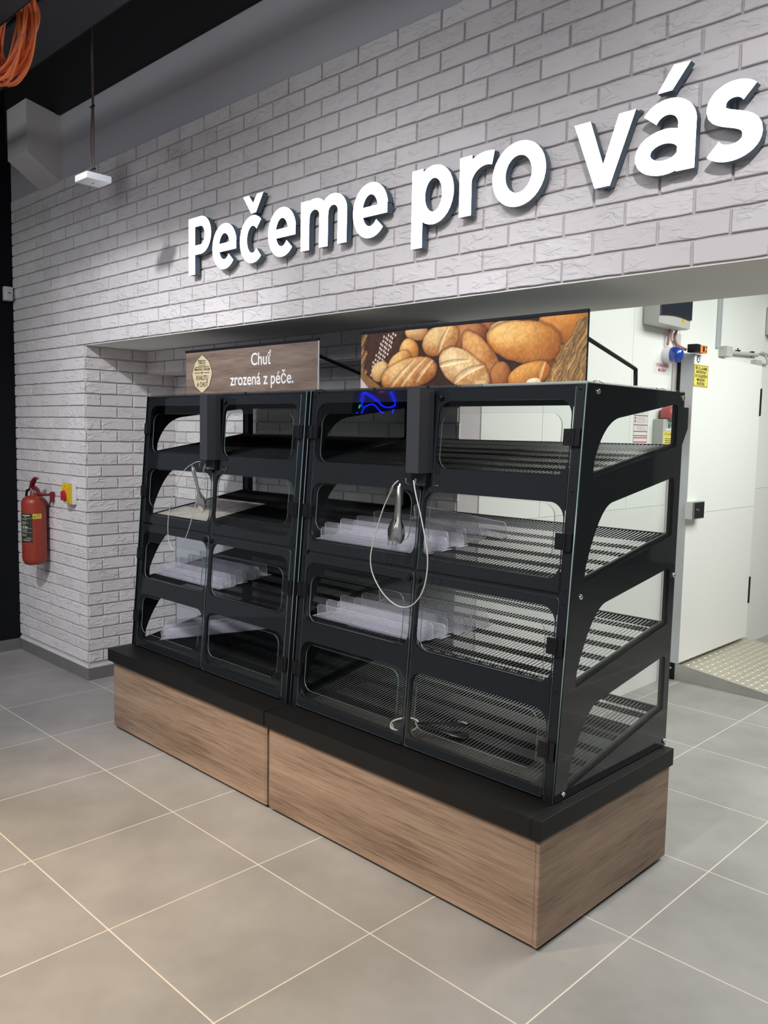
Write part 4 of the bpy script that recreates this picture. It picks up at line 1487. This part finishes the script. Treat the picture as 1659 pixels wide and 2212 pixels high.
# ================================================================== ITEMS ON THE LEFT WALL
# fire extinguisher
ex = empty('fire_extinguisher', (-.750, .498, .700), 'red fire extinguisher hanging on the white brick pier', 'fire extinguisher')
b = MB(); b.lathe([(.050, 0.0), (.058, .004), (.066, .012), (.074, .024), (.078, .045), (.078, .405), (.076, .425), (.066, .445), (.045, .457), (.024, .462), (.022, .480), (.0, .480)], 40)
b.build('cylinder', RED, ex, True)
b = MB(); b.lathe([(.016, .478), (.016, .492), (.020, .494), (.020, .504), (.012, .508), (.012, .520)], 16); b.tube([(0, 0, .500), (-.045, -.01, .500)], .008, 10); b.tube([(.0, 0, .50), (.02, -.025, .505)], .007, 8)
b.build('valve', CHROME, ex, True)
b = MB()
b.prism([(-.042, .508), (.02, .508), (.055, .498), (.105, .470), (.105, .478), (.06, .512), (.02, .527), (-.042, .524)], -.011, .011, 'y')
b.prism([(-.042, .520), (-.010, .522), (.012, .545), (.040, .572), (.058, .572), (.068, .577), (.040, .588), (.002, .572), (-.030, .548)], -.010, .010, 'y')
b.build('lever', DRED, ex)
b = MB(); b.bbox(.088, .104, .070, .098, .420, .490, .003); b.bbox(.076, .100, -.010, .075, .462, .478, .003); b.build('wall_bracket', DRED, ex)
b = MB(); b.tube([(-.045, -.01, .500), (-.070, -.015, .490), (-.088, -.012, .455), (-.087, .01, .38), (-.08, .02, .33), (-.075, .03, .28)], .0085, 10); b.build('hose', PLASTIC, ex, True)


def wrap(name, a0, a1, z0, z1, r, m, parent):
    b = MB(); n = 14; vs = []
    for z in (z0, z1):
        for i in range(n + 1):
            a = math.radians(a0 + (a1 - a0) * i / n); vs.append((r * math.cos(a), r * math.sin(a), z))
    b.add(vs, [(i, i + 1, n + 2 + i, n + 1 + i) for i in range(n)])
    return b.build(name, m, parent)


# label faces the camera: -X..-Y side; camera direction from here is about -23 deg
lb = wrap('instruction_label', -118, -30, .155, .345, .0784, mat('olive_black_label', (0.022, 0.024, 0.016), 0.5), ex)
b = MB()


def line_on_cyl(b, a0, a1, z, h, r=.0787):
    n = 6; vs = []
    for zz in (z, z + h):
        for i in range(n + 1):
            a = math.radians(a0 + (a1 - a0) * i / n); vs.append((r * math.cos(a), r * math.sin(a), zz))
    b.add(vs, [(i, i + 1, n + 2 + i, n + 1 + i) for i in range(n)])


for (a0, a1, z, h) in ((-88, -42, .330, .007), (-72, -60, .322, .003), (-96, -32, .314, .0018), (-92, -55, .305, .003), (-92, -60, .291, .0025), (-92, -50, .283, .0025), (-92, -64, .275, .003),
                       (-86, -76, .250, .016), (-70, -62, .250, .016), (-60, -52, .250, .009), (-96, -32, .247, .0018), (-92, -56, .238, .002), (-92, -56, .232, .002), (-92, -56, .226, .002), (-96, -32, .220, .0016),
                       (-92, -60, .208, .002), (-92, -60, .202, .002), (-92, -60, .196, .002), (-62, -38, .184, .0025), (-96, -32, .176, .0016), (-84, -42, .166, .004)):
    line_on_cyl(b, a0, a1, z, h)
b.build('label_print', mat('pale_label_ink', (0.50, 0.52, 0.42), 0.6), lb)
yl = wrap('inspection_sticker', -29, 14, .312, .345, .0786, mat('sticker_yellow', (0.62, 0.52, 0.05), 0.5), ex)
b = MB(); line_on_cyl(b, -25, -15, .318, .016, .0789); line_on_cyl(b, -10, 4, .336, .003, .0789); line_on_cyl(b, -12, 2, .328, .004, .0789); line_on_cyl(b, -12, 6, .320, .002, .0789)
b.build('sticker_print', mat('sticker_ink', (0.28, 0.22, 0.03), 0.6), yl)

# rotary isolator switch
sw = empty('isolator_switch', (-.370, .598, 1.195), 'yellow isolator switch with a red rotary knob right of the extinguisher', 'switch')
b = MB(); b.bbox(-.045, .045, -.030, .0, -.068, .068, .004); b.build('back_box', WHT, sw)
b = MB(); b.prism([(-.030, -.068), (-.046, -.060), (-.058, -.030), (-.060, .0), (-.058, .040), (-.050, .068), (-.030, .068)], -.043, .043, 'x'); b.build('cover', YEL, sw)
b = MB(); b.lathe([(.033, .056), (.033, .064), (.031, .070), (.020, .072), (.0, .072)], 24, 'y', (-.006, 0, -.010)); b.bbox(-.012, .000, -.082, -.066, -.040, .018, .002)
b.build('knob', mat('knob_red', (0.45, 0.02, 0.03), 0.4), sw, True)
b = MB(); b.box(-.018, .018, -.0575, -.050, -.062, -.048); b.build('rating_plate', GRYP, sw)
txt(sw, '1', .018, 0, -.0588, .048, INK, 0)

# motion sensor on the dark wall
ps = empty('motion_sensor', (-1.272, .555, 2.54), 'white motion sensor high on the black wall beside the brick', 'sensor')
b = MB(); b.bbox(.0, .045, -.030, .030, -.050, .048, .010); b.bbox(.030, .052, -.024, .024, -.046, .006, .008); b.build('housing', WHT, ps, True)
b = MB(); b.box(.0515, .0535, -.008, .008, .0, .006); b.build('indicator_slot', INK, ps)

# access point hanging in front of the wall
ap = empty('access_point', (.985, .085, 2.765), 'flat white wireless access point hanging on rods before the brick wall', 'access point')
b = MB(); b.bbox(-.062, .062, -.062, .062, 0, .032, .006); b.build('housing', WHT, ap, True)
b = MB(); b.tube([(-.012, 0, -.0006), (.012, 0, -.0006)], .002, 6); b.build('indicator_mark', GRYP, ap)
b = MB()
for dx in (-.010, .006):
    b.tube([(dx, 0, .030), (dx * 1.8, 0.0, .20), (dx * .5, 0.004, .36), (dx * .4, 0, 1.185)], .0042, 6)
b.build('hanging_rod', mat('brown_cable_sheath', (0.10, 0.065, 0.055), 0.6), ap, True)
b = MB()
for z in (.062, .345): b.tube([(-.018, 0, z), (.018, 0, z)], .005, 6)
b.build('cable_tie', PLASTIC, ap)

# orange cable coil
cc = empty('cable_coil', (1.03, -.31, 3.29), 'coil of orange cable hanging from the tray in the top left corner', 'cable coil')
for k in range(26):
    b = MB()
    rx, rz = .150 + .095 * rng.random(), .130 + .075 * rng.random()
    oy = rng.uniform(-.035, .035); oxx = rng.uniform(-.012, .012)
    pts = []
    for i in range(40):
        a = 2 * math.pi * i / 40
        pts.append((oxx + rx * math.cos(a), oy + .012 * math.sin(a * 2 + k), rz * math.sin(a)))
    b.tube(pts, .0055, 6, closed=True)
    b.build('cable_turn', ORNG, cc, True)

# ================================================================== BACK ROOM
# cold-room door
dr = empty('door_1', (2.42, 3.99, 0.0), kind='structure', label='white cold-room door behind the ramp', cat='door')
D0 = lambda: MB()
b = MB(); b.bbox(-.004, 0.0, -.568, .56, .142, 1.130, .001); b.build('door_leaf_lower', WPANEL2, dr)
b = MB(); b.bbox(-.004, 0.0, -.568, .56, 1.133, 2.165, .001); b.build('door_leaf_upper', WPANEL, dr)
b = MB(); b.box(-.088, -.004, -.565, .558, .140, 2.166); b.build('door_core', WPANEL, dr)
b = MB(); b.bbox(-.088, -.002, -.572, -.565, .138, 2.168, .001); b.build('edge_profile', ALU, dr)
b = MB(); b.bbox(-.118, -.088, -.560, -.530, .16, 2.15, .004); b.build('gasket', PLASTIC, dr)
for z in (1.90, .50):
    b = MB(); b.bbox(-.004, .010, .548, .562, z - .10, z + .10, .003); b.build('hinge', PLASTIC, dr)
lk = empty('door_handle', (0, -.51, 1.160)); lk.parent = dr
b = MB(); b.bbox(.001, .055, -.085, .085, -.056, .056, .004); o = b.build('lock_case', STEEL, lk)
b = MB(); b.box(.0552, .0562, -.060, .080, -.050, .050); b.build('lock_face', PLASTIC, lk)
b = MB(); b.lathe([(.007, .0562), (.006, .064), (.0, .065)], 10, 'x', (0, -.02, .004)); b.build('lock_key', CHROME, lk)

# signs on the door
sg = empty('warning_sign', (2.4205, 3.525, 2.03), 'yellow warning sign with black Czech text on the cold-room door', 'sign')
b = MB(); b.box(.0, .0012, -.105, .105, -.072, .072); b.build('sign_plate', LYEL, sg)
b = MB()
for (y0, y1, z0, z1) in ((-.10, .10, .064, .067), (-.10, .10, -.067, -.064), (-.10, -.097, -.067, .067), (.097, .10, -.067, .067)):
    b.box(.0012, .0016, y0, y1, z0, z1)
b.build('border_line', INK, sg)
for i, s in enumerate(('PŘI CO₂ ALARMU', 'NEVSTUPOVAT', 'DO CHLADÍCÍHO', 'MRAZÍCÍHO', 'PROSTORU')):
    txt(sg, s, .026, .0018, .0, .047 - i * .0245, INK, 0.0003, rot=ROT_S, sx=0.86)
st_ = empty('round_sticker', (2.4205, 3.475, 2.135), 'small blue round sticker above the yellow warning sign', 'sticker')
b = MB(); b.lathe([(.024, 0), (.024, .001)], 24, 'x'); b.build('disc', mat('sticker_blue', (0.10, 0.12, 0.32), 0.5), st_)
b = MB(); b.lathe([(.008, .001), (.008, .0015)], 12, 'x', (0, 0, .004)); b.box(.001, .0015, -.012, .012, -.014, -.004); b.build('pictogram', PAPER, st_)

# orange limit switch on the door's top corner
ls = empty('limit_switch', (2.44, 3.43, 2.195), 'orange and black limit switch at the top corner of the cold-room door', 'limit switch')
b = MB(); b.bbox(-.045, .02, -.070, -.016, -.026, .026, .004); b.build('switch_body', PLASTIC, ls)
b = MB(); b.bbox(-.035, .018, -.016, .086, -.024, .024, .003); b.build('actuator', ORNG2, ls)
b = MB(); b.box(.018, .0195, .022, .042, -.016, .018); b.box(.018, .0195, .062, .072, -.018, -.006); b.box(.018, .0195, .062, .072, .010, .020); b.build('slot', PLASTIC, ls)

# electrical box
eb = empty('electrical_box', (2.29, 3.168, 2.31), 'grey electrical box with dark glossy window on the cold-room wall', 'electrical box')
b = MB()
b.bbox(0, .112, -.213, .213, 0, .36, .018); b.build('housing', GRYP, eb, True)
b = MB()
n = 10; pl = []
for i in range(n + 1):
    pl.append((-.205 + .408 * i / n, .050 + .012 * math.sin(math.pi * i / n) + .006 * i / n))
pl += [(.203, .34), (-.205, .34)]
b.prism(pl, .108, .122, 'x')
b.build('window', mat('dark_glossy_window', (0.01, 0.015, 0.03), 0.06, coat=1.0), eb, False)
b = MB(); b.add([(.1125, .075, .030), (.1125, .125, .030), (.1125, .100, .078)], [(0, 1, 2)]); b.build('warning_triangle', YEL, eb)
b = MB(); b.add([(.1130, .098, .036), (.1130, .104, .036), (.1130, .102, .062), (.1130, .098, .055)], [(0, 1, 2, 3)]); b.build('warning_bolt', INK, eb)
# cables from the box
for i, (pp, lab) in enumerate((([(2.315, 3.27, 2.315), (2.315, 3.265, 2.26), (2.310, 3.262, 2.21)], 'short red cable from the electrical box to the blue beacon'),
                               ([(2.32, 3.36, 2.315), (2.31, 3.355, 2.265), (2.31, 3.40, 2.225), (2.37, 3.40, 2.19)], 'reddish cable bending from the electrical box to the orange switch'))):
    o = cable('control_cable', pp, .009, lab); o.data.materials[0] = mat('dull_red_cable', (0.42, 0.20, 0.17), 0.5)
be = empty('warning_beacon', (2.29, 3.275, 2.150), 'blue domed warning beacon on a white base under the electrical box', 'beacon')
b = MB(); b.lathe([(.052, 0), (.053, .004), (.050, .045), (.046, .05)], 28, 'x'); b.lathe([(.010, .02), (.010, .055)], 10, 'z', (.022, -.005, 0)); b.build('base', WHT, be, True)
b = MB(); b.lathe([(.048, .05), (.050, .054), (.050, .085), (.047, .098), (.036, .110), (.02, .116), (.0, .118)], 28, 'x'); b.build('dome', BLUE, be, True)
rs = empty('beacon_notice', (2.2905, 3.245, 2.068), 'white notice with two lines of red text under the beacon', 'notice')
b = MB(); b.box(0, .0008, -.110, .110, -.036, .034); b.build('notice_sheet', PAPER, rs)
txt(rs, 'OTEVŘENÉ DVEŘE', .028, .0012, 0, .014, REDINK, 0.0003, rot=ROT_S, sx=0.74)
txt(rs, 'MRAZÍRNY', .028, .0012, 0, -.016, REDINK, 0.0003, rot=ROT_S, sx=0.80)
pn = empty('instruction_notice', (2.2905, 2.998, 1.698), 'white instruction sheet with red bars behind the right rack', 'notice')
b = MB(); b.box(0, .0008, -.088, .088, -.104, .104); b.build('notice_sheet', PAPER, pn)
b = MB()
for z in (.100, .062, .004, -.036, -.062, -.075, -.101): b.box(.0008, .0012, -.086, .086, z - .003, z + .003)
b.box(.0008, .0011, -.088, -.085, -.104, .104); b.box(.0008, .0011, .085, .088, -.104, .104)
b.build('red_bar', REDINK, pn)
b = MB()
zz = .088
while zz > -.030:
    if min(abs(zz - q) for q in (.062, .004, -.036)) > .006:
        b.box(.0008, .0011, -.055, .045 + rng.uniform(0, .03), zz - .0012, zz + .0012)
    zz -= .0072
b.build('text_line', mat('grey_ink', (0.35, 0.35, 0.36), 0.6), pn)
b = MB(); b.lathe([(.008, .0008), (.008, .0012)], 12, 'x', (0, -.070, .046)); b.lathe([(.008, .0008), (.008, .0012)], 12, 'x', (0, -.070, .026)); b.build('pictogram', mat('sticker_blue', (0.10, 0.12, 0.32)), pn)

al = empty('alarm_box', (2.29, 3.238, 1.578), 'grey gas alarm box with yellow label behind the right rack', 'alarm')
b = MB(); b.bbox(0, .070, -.080, .080, 0, .165, .004); b.build('housing', GRYP, al)
b = MB(); b.box(.0702, .0708, -.076, .072, .002, .088); b.build('alarm_label', LYEL, al)
txt(al, 'CO₂ ALARM', .024, .0712, -.002, .072, mat('ochre_ink', (0.35, 0.22, 0.02), 0.6), 0.0003, rot=ROT_S, sx=0.9)
b = MB()
for z in (.018, .030, .042): b.box(.0708, .0712, -.050, .046, z - .002, z + .002)
b.build('label_line', INK, al)
b = MB(); b.lathe([(.014, .070), (.013, .080), (.0, .081)], 16, 'x', (0, .0, .128)); b.build('green_button', mat('green_button', (0.10, 0.26, 0.18), 0.3), al, True)
b = MB(); b.box(.0702, .0708, -.05, .05, .094, .106); b.build('white_label', PAPER, al)
rl = empty('red_alarm_lamp', (2.29, 3.285, 1.750), 'red alarm sounder lamp on top of the gas alarm box', 'lamp')
b = MB()
b.lathe([(.055, .0), (.056, .02), (.050, .058), (.035, .072), (.0, .078)], 24, 'z', (.058, -.03, 0)); b.bbox(0, .05, .0, .085, 0, .075, .004)
b.build('lens', mat('dusty_red_lens', (0.42, 0.07, 0.07), 0.4), rl, True)

# conduit, junction box, plug
cd = empty('conduit', (2.30, 4.04, 2.262), 'grey vertical cable conduit on the cold-room wall above the door', 'conduit')
b = MB(); b.bbox(-.009, .012, -.022, .022, 0, 1.13, .003); b.build('channel', ALU, cd)
jb = empty('junction_box', (2.29, 4.12, 2.205), 'small grey junction box above the cold-room door', 'junction box')
b = MB(); b.bbox(0, .060, -.040, .060, -.0, .072, .004); b.build('housing', GRYP, jb)
hc = empty('heater_cable', (2.31, 4.2, 2.24), 'grey cable curling from the junction box to the plug above the door', 'cable')
b = MB(); b.tube([(.0, -.015, .002), (.0, .52, .024)], .014, 10); b.build('rigid_tube', GRYP, hc, True)
pts = [(0, .50, .024), (0, .62, .052), (.0, .72, .045), (.0, .775, .010), (.0, .75, -.022), (0, .66, -.034), (0, .60, -.030)]
b = MB(); b.tube([Vector(p) for p in pts], .008, 8); b.build('flex', GRYP, hc, True)
for y in (.16, .42):
    b = MB(); b.tube([(-.018, y, .02 + y * .04), (.018, y, .02 + y * .04)], .006, 6); b.tube([(0, y, -.0), (0, y, .045)], .005, 6); b.build('cable_tie', PLASTIC, hc)
pg = empty('plug_socket', (2.29, 4.72, 2.185), 'grey plug connector above the far corner of the door', 'connector')
b = MB(); b.bbox(0, .045, -.06, .04, 0, .040, .004); b.bbox(.005, .040, .04, .07, .004, .036, .004); b.build('housing', GRYP, pg)
hl = empty('wall_heater', (2.29, 5.02, 2.43), 'grey wall fixture at the right edge above the cold-room door', 'fixture')
b = MB(); b.bbox(0, .10, -.12, .12, 0, .22, .02); b.bbox(.10, .13, -.02, .02, .05, .2, .008); b.build('housing', GRYP, hl, True)

# chequer-plate ramp
rmp = empty('ramp', (2.36, 3.50, 0), 'metal chequer-plate ramp leading up to the cold-room door', 'ramp')
RXL, RYL, RZ = .92, 1.12, .118
b = MB()
b.prism([(0, 0), (RXL, 0), (RXL, .004), (0, RZ - .003)], 0, .004, 'y'); b.build('side_cheek', STEEL, rmp)
b = MB()
b.prism([(0, 0), (RXL, 0), (RXL, .004), (0, RZ - .003)], RYL - .004, RYL, 'y'); b.build('side_cheek', STEEL, rmp)
b = MB()
sl_ = (RZ - .006) / RXL
b.prism([(-.005, RZ - .002), (RXL, .004), (RXL, .0075), (-.005, RZ + .002)], -.002, RYL + .002, 'y'); b.build('tread_plate', TREAD, rmp)
b = MB()
nx2, ny2 = 20, 25
for i in range(nx2):
    for j in range(ny2):
        x = .025 + i * (RXL - .05) / (nx2 - 1); y = .02 + (j + .5 * (i % 2)) * (RYL - .06) / (ny2 - 1)
        z = RZ + .002 - (x + .005) * (RZ - .0055) / (RXL + .005)
        a = math.radians(35 if (i + j) % 2 else -35)
        ca_, sa_ = math.cos(a), math.sin(a)
        q = [(-.013, 0), (0, -.0042), (.013, 0), (0, .0042)]
        v0 = [(x + p[0] * ca_ - p[1] * sa_, y + p[0] * sa_ + p[1] * ca_, z - (p[0] * ca_) * sl_) for p in q]
        b.add(v0 + [(x, y, z + .0035)], [(0, 1, 4), (1, 2, 4), (2, 3, 4), (3, 0, 4)])
o = b.build('tread_studs', STUDM, rmp); o['kind'] = 'stuff'
b = MB(); b.bbox(-.075, -.003, .0, .006, .0, .110, .002); b.build('hinge_bracket', PLASTIC, rmp)
b = MB()
for x in (-.060, -.030): b.lathe([(.008, .0), (.008, .0015)], 10, 'y', (x, .0, .078))
b.build('bracket_hole', PAPER, rmp)

# ================================================================== behind the viewer: things only seen mirrored in the glass
nb = empty('neon_sign', (-4.2, -6.0, 3.03), 'blue neon sign seen only as a reflection in the right rack door', 'neon sign')


def neon(pts, m, r=.011):
    b = MB()
    P = [Vector((p[0], 0, p[1])) for p in pts]
    out = []
    for i in range(len(P) - 1):
        p0, p1, p2, p3 = P[max(i - 1, 0)], P[i], P[i + 1], P[min(i + 2, len(P) - 1)]
        for j in range(8):
            t_ = j / 8
            out.append(.5 * ((2 * p1) + (-p0 + p2) * t_ + (2 * p0 - 5 * p1 + 4 * p2 - p3) * t_ ** 2 + (-p0 + 3 * p1 - 3 * p2 + p3) * t_ ** 3))
    out.append(P[-1])
    b.tube(out, r, 6); return b.build('neon_tube', m, nb, True)


neon([(-.34, .30), (-.35, .10), (-.34, -.02)], NEONB)
neon([(-.34, .22), (-.10, .12), (.15, -.02), (.36, .00), (.30, .14), (.12, .34)], NEONB)
neon([(-.28, -.02), (-.10, .02), (.10, -.10), (.30, -.14), (.35, -.06)], NEONB)
neon([(-.28, -.02), (-.32, -.14), (-.10, -.18), (.10, -.28), (.24, -.30)], NEONB)
neon([(-.42, -.10), (-.46, -.16), (-.46, -.24)], NEONB)
neon([(-.38, .02), (-.40, -.04)], NEONG)
neon([(-.05, .26), (.02, .22), (.10, .26)], NEONP)
b = MB(); b.box(-.6, .6, -.06, -.04, -.4, .5); b.build('neon_board', BLACKC, nb)
for i, (x, y, z) in enumerate(((-3.2, -4.2, 3.6), (-1.0, -4.2, 3.6), (1.6, -4.4, 3.6))):
    lt_ = empty('linear_lamp', (x, y, z), 'linear ceiling lamp behind the viewer, %s of three from the black wall' % ('nearest', 'second', 'farthest')[i], 'lamp')
    b = MB(); b.bbox(-.6, .6, -.04, .04, .0, .05, .006); b.build('housing', DUCT, lt_)
    b = MB(); b.box(-.58, .58, -.025, .025, -.004, .0); b.build('diffuser', LAMPM, lt_)
    b = MB()
    for dx in (-.4, .4): b.tube([(dx, 0, .05), (dx, 0, 3.95 - z)], .003, 6)
    b.build('suspension_wire', DUCT, lt_)
